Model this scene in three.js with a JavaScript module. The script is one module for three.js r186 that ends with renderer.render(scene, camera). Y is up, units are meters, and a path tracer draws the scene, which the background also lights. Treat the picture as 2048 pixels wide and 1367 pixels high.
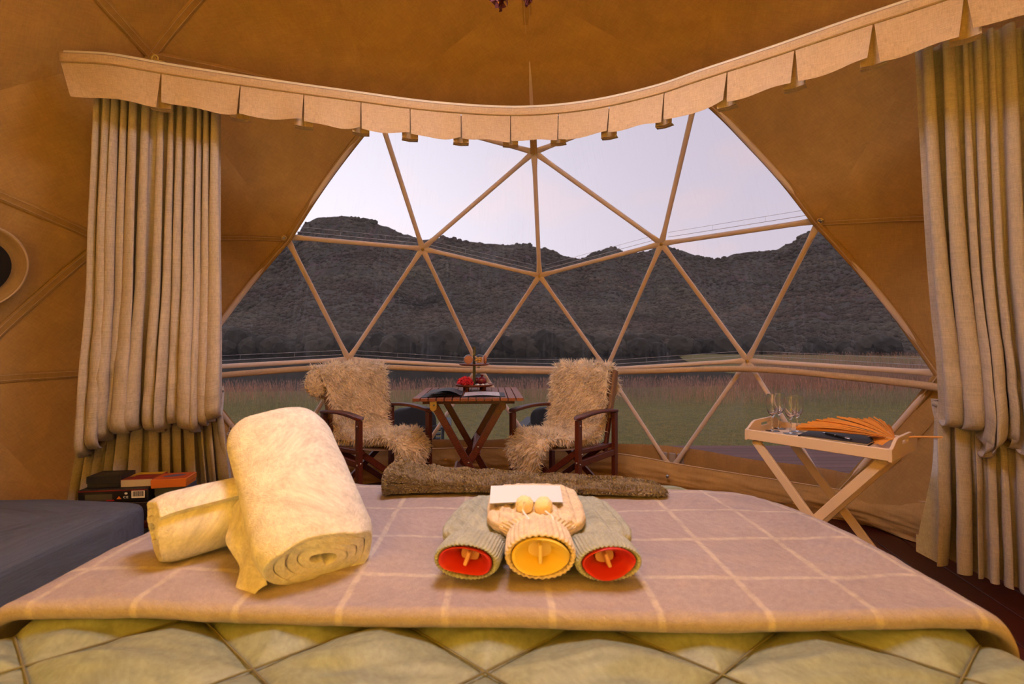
import * as THREE from 'three';
import { RoundedBoxGeometry } from 'three/addons/geometries/RoundedBoxGeometry.js';
import { mergeGeometries, mergeVertices } from 'three/addons/utils/BufferGeometryUtils.js';
import { MeshSurfaceSampler } from 'three/addons/math/MeshSurfaceSampler.js';
import { RectAreaLightUniformsLib } from 'three/addons/lights/RectAreaLightUniformsLib.js';
import { ImprovedNoise } from 'three/addons/math/ImprovedNoise.js';

// ---------------------------------------------------------------- camera, sky, lamps, exposure
const scene = new THREE.Scene();
const EYE = 1.05, F = 960, CX = 1024, CY = 683.5;
const camera = new THREE.PerspectiveCamera(2 * Math.atan(CY / F) * 180 / Math.PI, 2048 / 1367, 0.05, 2000);
camera.position.set(0, EYE, 0);
camera.lookAt(0, EYE, -1);
camera.focus = 2.7;
camera.userData.fStop = 4.5;
scene.add(camera);
const renderer = new THREE.WebGLRenderer({ antialias: true });
renderer.toneMapping = THREE.LinearToneMapping;
renderer.toneMappingExposure = 1.0;
renderer.shadowMap.enabled = true;
renderer.shadowMap.type = THREE.PCFSoftShadowMap;
const LAMP = new THREE.Color().setRGB(1, 0.70, 0.11);
const LAMP_LEFT = 28, LAMP_RIGHT = 15, CROWN_FILL = 21, SKY = 1.0;

// fill light added at the crown of the dome, out of view above the frame
RectAreaLightUniformsLib.init();
const crownFill = new THREE.RectAreaLight(new THREE.Color().setRGB(1, 0.87, 1.0), CROWN_FILL, 0.6, 0.6);
crownFill.position.set(0, 2.56, -1.15); crownFill.lookAt(0, 0, -1.15); crownFill.castShadow = true; scene.add(crownFill);
const perlin = new ImprovedNoise();
const n3 = (x, y, z) => perlin.noise(x + 11.3, y + 7.7, z + 3.1);
const fbm = (x, y, z, o = 4) => { let s = 0, a = 0.5; for (let i = 0; i < o; i++) { s += a * n3(x, y, z); x *= 2.03; y *= 2.03; z *= 2.03; a *= 0.5; } return s; };
function mulberry(a) { return () => { a |= 0; a = a + 0x6D2B79F5 | 0; let t = Math.imul(a ^ a >>> 15, 1 | a); t = t + Math.imul(t ^ t >>> 7, 61 | t) ^ t; return ((t ^ t >>> 14) >>> 0) / 4294967296; }; }
const { lerp, clamp, smoothstep } = THREE.MathUtils;
const V = (x, y, z) => new THREE.Vector3(x, y, z);

// evening sky: pale lavender overcast, brighter where the sun went down to the left, thin pink clouds
{
  const W = 512, H = 256, data = new Float32Array(W * H * 4);
  for (let j = 0; j < H; j++) for (let i = 0; i < W; i++) {
    const el = ((j + 0.5) / H - 0.5) * Math.PI, az = ((i + 0.5) / W - 0.5) * 2 * Math.PI;   // direction = (cos az, ., sin az)
    const x = Math.cos(az) * Math.cos(el), y = Math.sin(el), z = Math.sin(az) * Math.cos(el);
    const glow = Math.exp(-Math.pow(Math.acos(clamp(x * -0.42 + y * 0.13 + z * -0.9, -1, 1)) / 0.55, 2));
    const up = clamp(y, 0, 1);
    let r = lerp(0.80, 0.50, Math.pow(up, 0.6)), g = lerp(0.70, 0.46, Math.pow(up, 0.6)), b = lerp(0.78, 0.60, Math.pow(up, 0.6));
    r += glow * 0.42; g += glow * 0.44; b += glow * 0.44;
    const k = 2.2 / (up + 0.22), c = smoothstep(fbm(x * k * 1.3, 4.2, z * k * 1.3, 5), 0.02, 0.34) * smoothstep(y, 0.0, 0.1);
    r = lerp(r, r * 1.03 + 0.05, c); g = lerp(g, g * 0.98 + 0.02, c); b = lerp(b, b * 0.95, c);
    if (y < 0) { const q = smoothstep(-y, 0, 0.15); r = lerp(r, 0.08, q); g = lerp(g, 0.08, q); b = lerp(b, 0.07, q); }
    const o = (j * W + i) * 4; data[o] = r; data[o + 1] = g; data[o + 2] = b; data[o + 3] = 1;
  }
  const t = new THREE.DataTexture(data, W, H, THREE.RGBAFormat, THREE.FloatType);
  t.mapping = THREE.EquirectangularReflectionMapping; t.magFilter = t.minFilter = THREE.LinearFilter; t.needsUpdate = true;
  scene.background = t; scene.environment = t;
  scene.backgroundIntensity = SKY; scene.environmentIntensity = SKY;
}

// ---------------------------------------------------------------- helpers
const used = new Map();
function numbered(name) { const k = used.get(name) || 0; used.set(name, k + 1); return k ? name + '_' + String(k).padStart(3, '0') : name; }
function prep(g) { let q = g.index ? g.toNonIndexed() : g; for (const k of Object.keys(q.attributes)) if (!['position', 'normal', 'uv', 'color'].includes(k)) q.deleteAttribute(k); if (!q.attributes.uv) q.setAttribute('uv', new THREE.BufferAttribute(new Float32Array(q.attributes.position.count * 2), 2)); return q; }
const join = (list) => list.length === 1 ? list[0] : mergeGeometries(list.map(prep));
function part(name, geos, mat, parent, label) {
  const m = new THREE.Mesh(Array.isArray(geos) ? join(geos) : geos, mat);
  m.name = parent === scene ? numbered(name) : name; m.castShadow = m.receiveShadow = true;
  if (label) m.userData.label = label;
  parent.add(m); return m;
}
function thing(name, label, category, pos = [0, 0, 0], turn = 0, group) {
  const o = new THREE.Group(); o.name = numbered(name); o.position.set(...pos); o.rotation.y = turn;
  o.userData = { label, category }; if (group) o.userData.group = group;
  scene.add(o); return o;
}
function one(name, label, category, geos, mat, group) { const m = part(name, geos, mat, scene); m.userData = { label, category }; if (group) m.userData.group = group; return m; }
function structure(name, label) { const o = new THREE.Group(); o.name = numbered(name); o.userData = { kind: 'structure', label, category: name.split('_')[0] }; scene.add(o); return o; }
// a grid surface from fn(u, v, target); uv in metres when su, sv are given
function sheet(nu, nv, fn, su = 1, sv = 1, wrap = false) {
  const p = [], t = [], idx = [], q = V();
  for (let j = 0; j <= nv; j++) for (let i = 0; i <= nu; i++) { fn(i / nu, j / nv, q); p.push(q.x, q.y, q.z); t.push(i / nu * su, j / nv * sv); }
  for (let j = 0; j < nv; j++) for (let i = 0; i < nu; i++) { const a = j * (nu + 1) + i, b = a + 1, c = a + nu + 1, d = c + 1; idx.push(a, b, d, a, d, c); }
  const g = new THREE.BufferGeometry();
  g.setAttribute('position', new THREE.Float32BufferAttribute(p, 3)); g.setAttribute('uv', new THREE.Float32BufferAttribute(t, 2)); g.setIndex(idx);
  g.computeVertexNormals();
  if (wrap) { const n = g.attributes.normal, a = V(), b = V(); for (let j = 0; j <= nv; j++) { const l = j * (nu + 1), r = l + nu; a.fromBufferAttribute(n, l); b.fromBufferAttribute(n, r); a.add(b).normalize(); n.setXYZ(l, a.x, a.y, a.z); n.setXYZ(r, a.x, a.y, a.z); } }
  return g;
}
const rbox = (w, h, d, r = 0.003, s = 2) => new RoundedBoxGeometry(w, h, d, s, Math.min(r, w / 2.01, h / 2.01, d / 2.01));
function bar(a, b, w, h, up = V(0, 1, 0), r = 0.003) {       // a bevelled bar from a to b; w across, h along `up`
  const dir = b.clone().sub(a), L = dir.length(); dir.normalize();
  const x = new THREE.Vector3().crossVectors(up, dir).normalize(), y = new THREE.Vector3().crossVectors(dir, x);
  return rbox(w, h, L, r).applyMatrix4(new THREE.Matrix4().makeBasis(x, y, dir).setPosition(a.clone().add(b).multiplyScalar(0.5)));
}
function rod(a, b, r, seg = 12) {
  const d = b.clone().sub(a), g = new THREE.CylinderGeometry(r, r, d.length(), seg);
  g.applyMatrix4(new THREE.Matrix4().makeRotationFromQuaternion(new THREE.Quaternion().setFromUnitVectors(V(0, 1, 0), d.clone().normalize())).setPosition(a.clone().add(b).multiplyScalar(0.5)));
  return g;
}
const tube = (pts, r, n = 40, rad = 8, closed = false) => new THREE.TubeGeometry(new THREE.CatmullRomCurve3(pts, closed), n, r, rad, closed);
const lathe = (pts, seg = 32) => new THREE.LatheGeometry(pts.map(([x, y]) => new THREE.Vector2(x, y)), seg);
const at = (x, y, d) => V((x - CX) / F * d, EYE - (y - CY) / F * d, -d);      // layout: a point d metres in front of where the photographer stood
// a ribbon along points: half-width w, thickness t, facing `face`
function ribbon(pts, w, t, face, n = 24) {
  const c = new THREE.CatmullRomCurve3(pts), L = c.getLength();
  return sheet(8, n, (u, v, q) => {
    const p = c.getPoint(v), tan = c.getTangent(v), f = typeof face === 'function' ? face(p) : face;
    const side = new THREE.Vector3().crossVectors(tan, f).normalize(), nn = new THREE.Vector3().crossVectors(side, tan).normalize();
    const k = [[-1, -1], [-0.5, -1], [0.5, -1], [1, -1], [1, 1], [0.5, 1], [-0.5, 1], [-1, 1], [-1, -1]][Math.round(u * 8)];
    q.copy(p).addScaledVector(side, k[0] * w).addScaledVector(nn, k[1] * t / 2);
  }, w * 4, L);
}

// ---------------------------------------------------------------- procedural textures and materials
function tex(w, h, fn, srgb = true, rep) {
  const d = new Uint8Array(w * h * 4);
  for (let y = 0; y < h; y++) for (let x = 0; x < w; x++) { const c = fn(x / w, y / h, x, y), o = (y * w + x) * 4; if (typeof c === 'number') d[o] = d[o + 1] = d[o + 2] = clamp(c, 0, 1) * 255; else for (let k = 0; k < 3; k++) d[o + k] = clamp(c[k], 0, 1) * 255; d[o + 3] = 255; }
  const t = new THREE.DataTexture(d, w, h); t.wrapS = t.wrapT = THREE.RepeatWrapping; t.magFilter = THREE.LinearFilter; t.minFilter = THREE.LinearMipmapLinearFilter; t.generateMipmaps = true;
  if (srgb) t.colorSpace = THREE.SRGBColorSpace; if (rep) t.repeat.set(...rep); t.needsUpdate = true; return t;
}
// noise that repeats on [0,1)
const tile = (u, v, k, s = 0) => { const a = u * 2 * Math.PI, b = v * 2 * Math.PI, r = k / 6.2832; return fbm(Math.cos(a) * r + s, Math.sin(a) * r + Math.cos(b) * r * 1.0, Math.sin(b) * r + s * 1.7, 4); };
const RN = mulberry(5);
const grain = Array.from({ length: 256 * 256 }, () => RN());
const g2 = (x, y) => grain[((y & 255) << 8) | (x & 255)];
const weaveBump = tex(256, 256, (u, v, x, y) => 0.5 + 0.22 * ((x >> 1) + (y >> 1) & 1 ? 1 : -1) + (g2(x, y) - 0.5) * 0.35, false, [5, 5]);
const linenMap = tex(256, 256, (u, v, x, y) => { const s = 0.90 + (g2(x >> 4, y) - 0.5) * 0.09 + (g2(x + 90, (y >> 4) + 40) - 0.5) * 0.08 + (g2(x, y) - 0.5) * 0.06; return [s, s, s]; }, false, [4, 4]);
linenMap.colorSpace = THREE.SRGBColorSpace;
const canvasMap = tex(256, 256, (u, v, x, y) => { const s = 0.93 + tile(u, v, 6) * 0.10 + (g2(x, y >> 3) - 0.5) * 0.045 + (g2((x >> 3) + 30, y) - 0.5) * 0.045; return [s, s, s]; }, true, [1.2, 1.2]);
const fleeceBump = tex(256, 256, (u, v, x, y) => 0.5 + tile(u, v, 60) * 0.6 + (g2(x, y) - 0.5) * 0.5, false, [6, 6]);
const softMap = tex(256, 256, (u, v, x, y) => { const s = 0.93 + tile(u, v, 9, 2) * 0.16 + tile(u, v, 45, 5) * 0.14 + (g2(x, y) - 0.5) * 0.04; return [s, s, s]; }, true, [3, 3]);
function woodTex(base, dark, stretch = 14) {
  return tex(256, 256, (u, v, x, y) => { const k = 0.5 + 0.9 * tile(u, v * 0.5 + 0.2, 3, 1) + 0.35 * Math.sin(u * 60 + 8 * tile(u, v, 2, 3)) + (g2(x, y >> 5) - 0.5) * 0.45; const m = clamp(k, 0, 1); return [0, 1, 2].map((c) => lerp(dark[c], base[c], m)); }, true, [6, 1.2]);
}
const mat = (color, o = {}) => new THREE.MeshPhysicalMaterial({ color: new THREE.Color().setRGB(...color), roughness: 0.8, metalness: 0, side: THREE.DoubleSide, ...o });
const M = {
  canvas: mat([0.61, 0.365, 0.125], { map: canvasMap, roughness: 0.85, bumpMap: weaveBump, bumpScale: 0.0006 }),
  seam: mat([0.52, 0.31, 0.10], { map: canvasMap, roughness: 0.85, bumpMap: weaveBump, bumpScale: 0.0006 }),
  valance: mat([0.66, 0.49, 0.31], { map: linenMap, roughness: 0.9, bumpMap: weaveBump, bumpScale: 0.0008 }),
  linen: mat([0.60, 0.52, 0.46], { map: linenMap, roughness: 0.9, bumpMap: weaveBump, bumpScale: 0.0008, sheen: 0.25, sheenRoughness: 0.6 }),
  lining: mat([0.86, 0.87, 0.92], { map: linenMap, roughness: 0.9 }),
  strut: mat([0.78, 0.62, 0.50], { roughness: 0.45 }),
  rail: mat([0.72, 0.50, 0.29], { map: canvasMap, roughness: 0.8 }),
  steel: mat([0.55, 0.53, 0.5], { metalness: 1, roughness: 0.3 }),
  brass: mat([0.75, 0.55, 0.2], { metalness: 1, roughness: 0.35 }),
  track: mat([0.72, 0.66, 0.5], { roughness: 0.4 }),
  webbing: mat([0.70, 0.56, 0.16], { roughness: 0.8 }),
  cord: mat([0.78, 0.72, 0.66], { roughness: 0.8 }),
  darkWood: mat([1, 1, 1], { map: woodTex([0.45, 0.19, 0.10], [0.27, 0.09, 0.05]), roughness: 0.42, clearcoat: 0.25, clearcoatRoughness: 0.4 }),
  slat: mat([1, 1, 1], { map: woodTex([0.62, 0.36, 0.24], [0.45, 0.23, 0.15]), roughness: 0.45 }),
  sling: mat([0.30, 0.17, 0.09], { map: canvasMap, roughness: 0.9 }),
  floor: [0, 1, 2].map((k) => mat([0.85 + k * 0.12, 0.85 + k * 0.1, 0.85 + k * 0.1], { map: woodTex([0.34, 0.10, 0.08], [0.22, 0.06, 0.05]), roughness: 0.38 })),
  deck: [0, 1, 2].map((k) => mat([0.8 + k * 0.1, 0.8 + k * 0.1, 0.8 + k * 0.12], { map: woodTex([0.55, 0.36, 0.29], [0.40, 0.25, 0.20]), roughness: 0.75 })),
  towel: mat([0.88, 0.83, 0.72], { map: softMap, roughness: 1, bumpMap: fleeceBump, bumpScale: 0.0022, sheen: 0.5, sheenRoughness: 0.7 }),
  thread: mat([0.16, 0.15, 0.08], { roughness: 0.9 }),
  couch: mat([0.115, 0.14, 0.215], { map: softMap, roughness: 0.9, bumpMap: fleeceBump, bumpScale: 0.001, sheen: 0.5, sheenRoughness: 0.5 }),
  quilt: mat([0.29, 0.325, 0.225], { roughness: 0.55, map: softMap, sheen: 0.8, sheenRoughness: 0.35, sheenColor: new THREE.Color(0.6, 0.62, 0.45) }),
  wool: mat([0.98, 0.87, 0.68], { roughness: 0.9, transmission: 0.4, thickness: 0 }),
  hide: mat([0.92, 0.78, 0.58], { map: softMap, roughness: 0.95 }),
  brownFur: mat([0.26, 0.22, 0.155], { roughness: 0.75 }),
  brownHide: mat([0.16, 0.12, 0.085], { roughness: 0.95 }),
  sageKnit: mat([0.44, 0.46, 0.37], { roughness: 0.95, map: softMap }),
  creamKnit: mat([0.86, 0.70, 0.47], { roughness: 0.95, map: softMap }),
  redRubber: mat([0.50, 0.018, 0.010], { roughness: 0.45 }),
  yellowRubber: mat([0.86, 0.63, 0.10], { roughness: 0.45 }),
  stopper: mat([0.72, 0.40, 0.16], { roughness: 0.5 }),
  paleStopper: mat([0.85, 0.66, 0.28], { roughness: 0.5 }),
  pompom: mat([0.90, 0.76, 0.46], { roughness: 1 }),
  yarn: mat([0.90, 0.84, 0.74], { roughness: 0.9 }),
  paper: mat([0.80, 0.79, 0.79], { roughness: 0.9 }),
  trayWood: mat([0.80, 0.62, 0.45], { roughness: 0.5 }),
  leather: mat([0.022, 0.02, 0.026], { roughness: 0.5, bumpMap: fleeceBump, bumpScale: 0.0006 }),
  black: mat([0.012, 0.011, 0.012], { roughness: 0.4 }),
  blackMetal: mat([0.02, 0.02, 0.02], { roughness: 0.3, metalness: 0.6 }),
  chrome: mat([0.8, 0.78, 0.75], { roughness: 0.12, metalness: 1 }),
  palm: mat([0.78, 0.30, 0.035], { roughness: 0.75 }),
  palmStem: mat([0.70, 0.36, 0.12], { roughness: 0.7 }),
  glass: new THREE.MeshPhysicalMaterial({ color: 0xffffff, roughness: 0.0, transmission: 1, thickness: 0.002, ior: 1.5 }),
  jarGlass: new THREE.MeshPhysicalMaterial({ color: 0xffffff, roughness: 0.02, transmission: 1, thickness: 0, ior: 1.5, side: THREE.DoubleSide }),
  board: mat([1, 1, 1], { map: woodTex([0.50, 0.24, 0.12], [0.36, 0.15, 0.07]), roughness: 0.5 }),
  lid: mat([0.42, 0.16, 0.07], { roughness: 0.55 }),
  gold: mat([0.62, 0.36, 0.08], { roughness: 0.5 }),
  blossom: mat([0.78, 0.05, 0.09], { roughness: 0.7, transmission: 0.2, thickness: 0 }),
  fruit: mat([0.16, 0.012, 0.018], { roughness: 0.3 }),
  leafGreen: mat([0.10, 0.2, 0.05], { roughness: 0.6 }),
  maroon: mat([0.07, 0.004, 0.008], { roughness: 0.8 }),
  outdoor: mat([0.02, 0.022, 0.025], { roughness: 0.55 }),
  pedestal: mat([0.1, 0.07, 0.05], { roughness: 0.6 }),
};
// ---------------------------------------------------------------- the dome: a three-frequency geodesic frame, 4.9 m across
const R = 2.46, YAW = -6.41 * Math.PI / 180, CAMQ = V(0.078, 0.236, 0.599);
const ico = (() => { const l = (la, az) => { la *= Math.PI / 180; az *= Math.PI / 180; return V(Math.cos(la) * Math.sin(az), Math.sin(la), -Math.cos(la) * Math.cos(az)); }, r = [V(0, 1, 0)]; for (let k = 0; k < 5; k++) r.push(l(26.565051177, 72 * k)); for (let k = 0; k < 5; k++) r.push(l(-26.565051177, 36 + 72 * k)); r.push(V(0, -1, 0)); return r; })();
const unit = [], faces = [];
{
  const add = (v) => { const k = unit.findIndex((q) => q.distanceTo(v) < 1e-4); if (k >= 0) return k; unit.push(v); return unit.length - 1; };
  const E0 = ico[0].distanceTo(ico[1]);
  for (let i = 0; i < 12; i++) for (let j = i + 1; j < 12; j++) for (let k = j + 1; k < 12; k++) {
    const [a, b, c] = [ico[i], ico[j], ico[k]];
    if ([a.distanceTo(b), b.distanceTo(c), a.distanceTo(c)].some((d) => Math.abs(d - E0) > 1e-3)) continue;
    const g = {};
    for (let s = 0; s < 4; s++) for (let t = 0; t < 4 - s; t++) g[s + ',' + t] = add(a.clone().addScaledVector(b.clone().sub(a), s / 3).addScaledVector(c.clone().sub(a), t / 3).normalize());
    for (let s = 0; s < 3; s++) for (let t = 0; t < 3 - s; t++) { faces.push([g[s + ',' + t], g[(s + 1) + ',' + t], g[s + ',' + (t + 1)]]); if (s + t < 2) faces.push([g[(s + 1) + ',' + t], g[(s + 1) + ',' + (t + 1)], g[s + ',' + (t + 1)]]); }
  }
}
const toWorld = (q) => { const v = q.clone().sub(CAMQ).multiplyScalar(R), c = Math.cos(YAW), s = Math.sin(YAW); return V(v.x * c + v.z * s, EYE + v.y, -v.x * s + v.z * c); };
const DC = toWorld(V(0, 0, 0));
const nodes = unit.map((q) => toWorld(V(q.x, q.y * 0.994, q.z)));
unit.forEach((q, i) => { if (Math.abs(q.y + 0.18) < 0.02) nodes[i].y = 0.1; });
// the real frame is a little out of true: these joints are set as they stand
for (const [i, x, y] of [[9, 1079, 551], [7, 1068, 304], [15, 845, 497], [8, 1323, 487], [14, 572, 473], [6, 1640, 440], [37, 957, 733], [31, 1213, 738], [40, 697, 718], [34, 1495, 721], [13, 755, 219], [5, 1396, 176], [11, 297, 103], [12, 205, 478], [32, 1343, 938]]) nodes[i].copy(at(x, y, -nodes[i].z));
const radial = (p, d) => { const v = p.clone().sub(DC).normalize(); return p.clone().addScaledVector(v, d); };
const inward = (p) => DC.clone().sub(p).normalize();
const low = unit.map((q) => q.y < -0.2), base = unit.map((q) => Math.abs(q.y + 0.18) < 0.02);
const key = (f) => [...f].sort((a, b) => a - b).join();
const windowFaces = [[13, 14, 15], [13, 15, 7], [7, 15, 9], [7, 9, 8], [7, 8, 5], [5, 8, 6], [14, 15, 40], [15, 9, 37], [15, 37, 40], [9, 37, 31], [9, 31, 8], [8, 31, 34], [8, 34, 6], [14, 40, 42], [6, 34, 36], [42, 40, 41], [40, 41, 38], [40, 37, 38], [37, 38, 43], [37, 31, 43], [31, 43, 32], [31, 32, 34], [34, 32, 35], [34, 35, 36]];
const isWindow = new Set(windowFaces.map(key)), split = new Set([key([4, 7, 13]), key([4, 5, 7])]);

const ceiling = structure('ceiling', 'amber lit tan canvas liner of the dome overhead'), wallL = structure('wall_left', 'tan canvas liner of the dome on the left'), wallR = structure('wall_right', 'tan canvas liner of the dome on the right'), wallB = structure('wall_back', 'canvas liner behind the bed'), wallF = structure('wall_front', 'tan canvas skirt along the foot of the clear window');
const ROUND = 0.86;
function along(i, j, k) { const a = nodes[i], b = nodes[j], p = a.clone().lerp(b, k), s = p.clone().sub(DC).setLength(lerp(a.distanceTo(DC), b.distanceTo(DC), k)).add(DC); return p.lerp(s, ROUND); }      // a point of the cloth over the strut i-j
function panel(A, B, C, parent, sag = 0.035) {
  const N = 14, inner = [], outer = [], cut = (a, b, c) => a * b * c * 27;
  const nrm = V();
  const rA = A.distanceTo(DC), rB = B.distanceTo(DC), rC = C.distanceTo(DC);
  const ip = (i, j, d) => { const a = 1 - (i + j) / N, b = i / N, c = j / N; const p = V().addScaledVector(A, a).addScaledVector(B, b).addScaledVector(C, c), s = p.clone().sub(DC); s.setLength(a * rA + b * rB + c * rC).add(DC); return p.lerp(s, ROUND); };
  for (let i = 0; i <= N; i++) for (let j = 0; j <= N - i; j++) {
    const a = 1 - (i + j) / N, b = i / N, c = j / N, p = ip(i, j);
    // cloth hangs in a little and creases run out of the joints
    let w = fbm(p.x * 1.3, p.y * 1.3, p.z * 1.3, 2) * 0.03;
    for (const [q, k] of [[A, a], [B, b], [C, c]]) { const d = p.distanceTo(q); if (d > 1e-6) { const dir = p.clone().sub(q).divideScalar(d); w += 0.011 * Math.exp(-d / 0.22) * smoothstep(d, 0, 0.1) * Math.sin(dir.x * 9 + dir.y * 12 + dir.z * 10); } }
    inner.push(radial(p, -0.03 - 0.25 * sag * cut(a, b, c) + w)); outer.push(radial(p, 0.03));
  }
  const id = (i, j) => { let s = 0; for (let k = 0; k < i; k++) s += N + 1 - k; return s + j; }, tri = [], n = inner.length;
  for (let i = 0; i < N; i++) for (let j = 0; j < N - i; j++) {
    tri.push(id(i, j), id(i + 1, j), id(i, j + 1)); if (i + j < N - 1) tri.push(id(i + 1, j), id(i + 1, j + 1), id(i, j + 1));
  }
  const pos = [], uv = [], e1 = B.clone().sub(A).normalize(), nn = B.clone().sub(A).cross(C.clone().sub(A)).normalize(), e2 = nn.clone().cross(e1), flip = nn.dot(inward(A)) < 0;
  const put = (p) => { pos.push(p.x, p.y, p.z); const d = p.clone().sub(A); uv.push(d.dot(e1), d.dot(e2)); };
  inner.forEach(put);
  const g = new THREE.BufferGeometry();
  const idx = []; for (let k = 0; k < tri.length; k += 3) flip ? idx.push(tri[k], tri[k + 2], tri[k + 1]) : idx.push(tri[k], tri[k + 1], tri[k + 2]);
  g.setAttribute('position', new THREE.Float32BufferAttribute(pos, 3)); g.setAttribute('uv', new THREE.Float32BufferAttribute(uv, 2)); g.setIndex(idx); g.computeVertexNormals();
  const h = new THREE.BufferGeometry(), ho = []; const hp = [], hu = [], oo = outer;
  const q3 = (a, b, c) => { for (const p of [a, b, c]) { hp.push(p.x, p.y, p.z); hu.push(0, 0); } };
  for (let k = 0; k < tri.length; k += 3) q3(oo[tri[k]], oo[tri[k + 1]], oo[tri[k + 2]]); for (let k = 0; k < N; k++) for (const [s, t] of [[id(k, 0), id(k + 1, 0)], [id(0, k), id(0, k + 1)], [id(k, N - k), id(k + 1, N - k - 1)]]) { q3(inner[s], inner[t], oo[t]); q3(inner[s], oo[t], oo[s]); }
  h.setAttribute('position', new THREE.Float32BufferAttribute(hp, 3)); h.setAttribute('uv', new THREE.Float32BufferAttribute(hu, 2)); h.computeVertexNormals();
  return part('canvas_panel', [g, h], M.canvas, parent);
}
const cutPoint = nodes[7].clone().lerp(nodes[4], 0.25);
for (const f of faces) {
  if (f.some((i) => low[i]) || isWindow.has(key(f))) continue;
  const [A, B, C] = f.map((i) => nodes[i]), c = A.clone().add(B).add(C).divideScalar(3).sub(DC);
  if (split.has(key(f))) { const s = f.find((i) => i !== 4 && i !== 7); panel(nodes[s], nodes[4], cutPoint, ceiling); continue; }
  const la = c.y / c.length();
  panel(A, B, C, la > 0.66 ? ceiling : c.z > 1.2 ? wallB : c.x < 0 ? wallL : wallR, la > 0.66 ? 0.03 : 0.02);
}
// skirt below the frame's lowest ring, all round
{
  const ring = base.map((b, i) => b ? i : -1).filter((i) => i >= 0).sort((a, b) => Math.atan2(nodes[a].x - DC.x, -nodes[a].z + DC.z) - Math.atan2(nodes[b].x - DC.x, -nodes[b].z + DC.z));
  for (let k = 0; k < ring.length; k++) {
    const a = nodes[ring[k]], b = nodes[ring[(k + 1) % ring.length]], mid = a.clone().add(b).multiplyScalar(0.5), rel = mid.clone().sub(DC);
    const par = rel.z < -0.9 ? wallF : rel.z > 1.2 ? wallB : rel.x < 0 ? wallL : wallR, top = rel.z < -0.9 ? 0.26 : 0.1;
    part('base_panel', sheet(12, 6, (u, v, q) => { q.copy(a).lerp(b, u); const o = radial(V(q.x, DC.y, q.z), 0.045); q.set(o.x, lerp(-0.15, top, v) + 0.006 * Math.sin(u * 9), o.z); }, 1.5, 0.3), M.canvas, par);
    part('base_panel', sheet(12, 4, (u, v, q) => { q.copy(a).lerp(b, u); const o = radial(V(q.x, DC.y, q.z), 0.06); q.set(o.x, lerp(-0.15, top, v) + 0.006 * Math.sin(u * 9), o.z); }, 1.5, 0.3), M.canvas, par);
  }
}
// flat seam straps sewn over the liner where panels meet
function strap(i, j, parent, w = 0.022) {
  const a = nodes[i], b = nodes[j];
  const pts = []; for (let k = 0; k <= 16; k++) { const p = along(i, j, k / 16); const wv = fbm(p.x * 1.3, p.y * 1.3, p.z * 1.3, 2) * 0.03; pts.push(radial(p, -0.036 + wv)); }
  part('seam', ribbon(pts, w, 0.005, inward, 40), M.seam, parent);
  for (const s of [-1, 1]) part('stitching', ribbon(pts.map((p) => { const t = b.clone().sub(a).normalize(), sd = t.cross(inward(p)).normalize(); return p.clone().addScaledVector(sd, s * w * 0.55).addScaledVector(inward(p), 0.003); }), 0.0012, 0.002, inward, 24), M.rail, parent);
}
for (const [i, j] of [[11, 28], [11, 10], [11, 13], [4, 7], [12, 29], [12, 69], [42, 69], [12, 11]]) strap(i, j, i === 12 || i === 42 ? wallL : ceiling);
for (const [i, j] of [[14, 12], [42, 73]]) strap(i, j, wallL, 0.016);
for (const [i, j] of [[6, 3], [36, 52], [2, 5]]) strap(i, j, wallR, 0.016);
// hems round the window opening, with grommets at the joints
for (const [i, j, p] of [[13, 14, wallL], [14, 42, wallL], [5, 6, wallR], [6, 36, wallR], [36, 35, wallR], [42, 41, wallL]]) {
  const pts = []; for (let k = 0; k <= 16; k++) { const q = along(i, j, k / 16); pts.push(radial(q, -0.034 + fbm(q.x * 1.3, q.y * 1.3, q.z * 1.3, 2) * 0.03)); }
  part('hem', ribbon(pts, 0.02, 0.012, inward, 40), M.seam, p);
  part('hem_cord', tube(pts.map((q) => q.clone().addScaledVector(inward(q), 0.008)), 0.004, 40, 6), M.rail, p);
}
for (const [x, y, d, p] of [[566, 474, 2.93, wallL], [1643, 440, 2.57, wallR]]) {
  const c = at(x, y, d), g = new THREE.TorusGeometry(0.013, 0.005, 8, 20), k = new THREE.SphereGeometry(0.011, 14, 8).scale(1, 1, 0.5);
  for (const q of [g, k]) q.applyMatrix4(new THREE.Matrix4().lookAt(V(0, 0, 0), inward(c).negate(), V(0, 1, 0)).setPosition(c.clone().addScaledVector(inward(c), 0.012)));
  part('grommet', g, M.brass, p); part('stud', k, M.steel, p);
}
// broad flanges between the lower side struts and the clear sheet
for (const [i, j, p] of [[36, 35, wallR], [42, 41, wallL]]) {
  const a = radial(nodes[i], 0.0), b = radial(nodes[j], 0.0), s = (p === wallR ? -1 : 1), pts = [];
  for (let k = 0; k <= 10; k++) { const q = a.clone().lerp(b, k / 10), t = b.clone().sub(a).normalize(), side = t.clone().cross(inward(q)).normalize(); pts.push(q.addScaledVector(side, -s * -0.055)); }
  part('flange', ribbon(pts, 0.055, 0.006, inward, 20), M.canvas, p);
}
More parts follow.
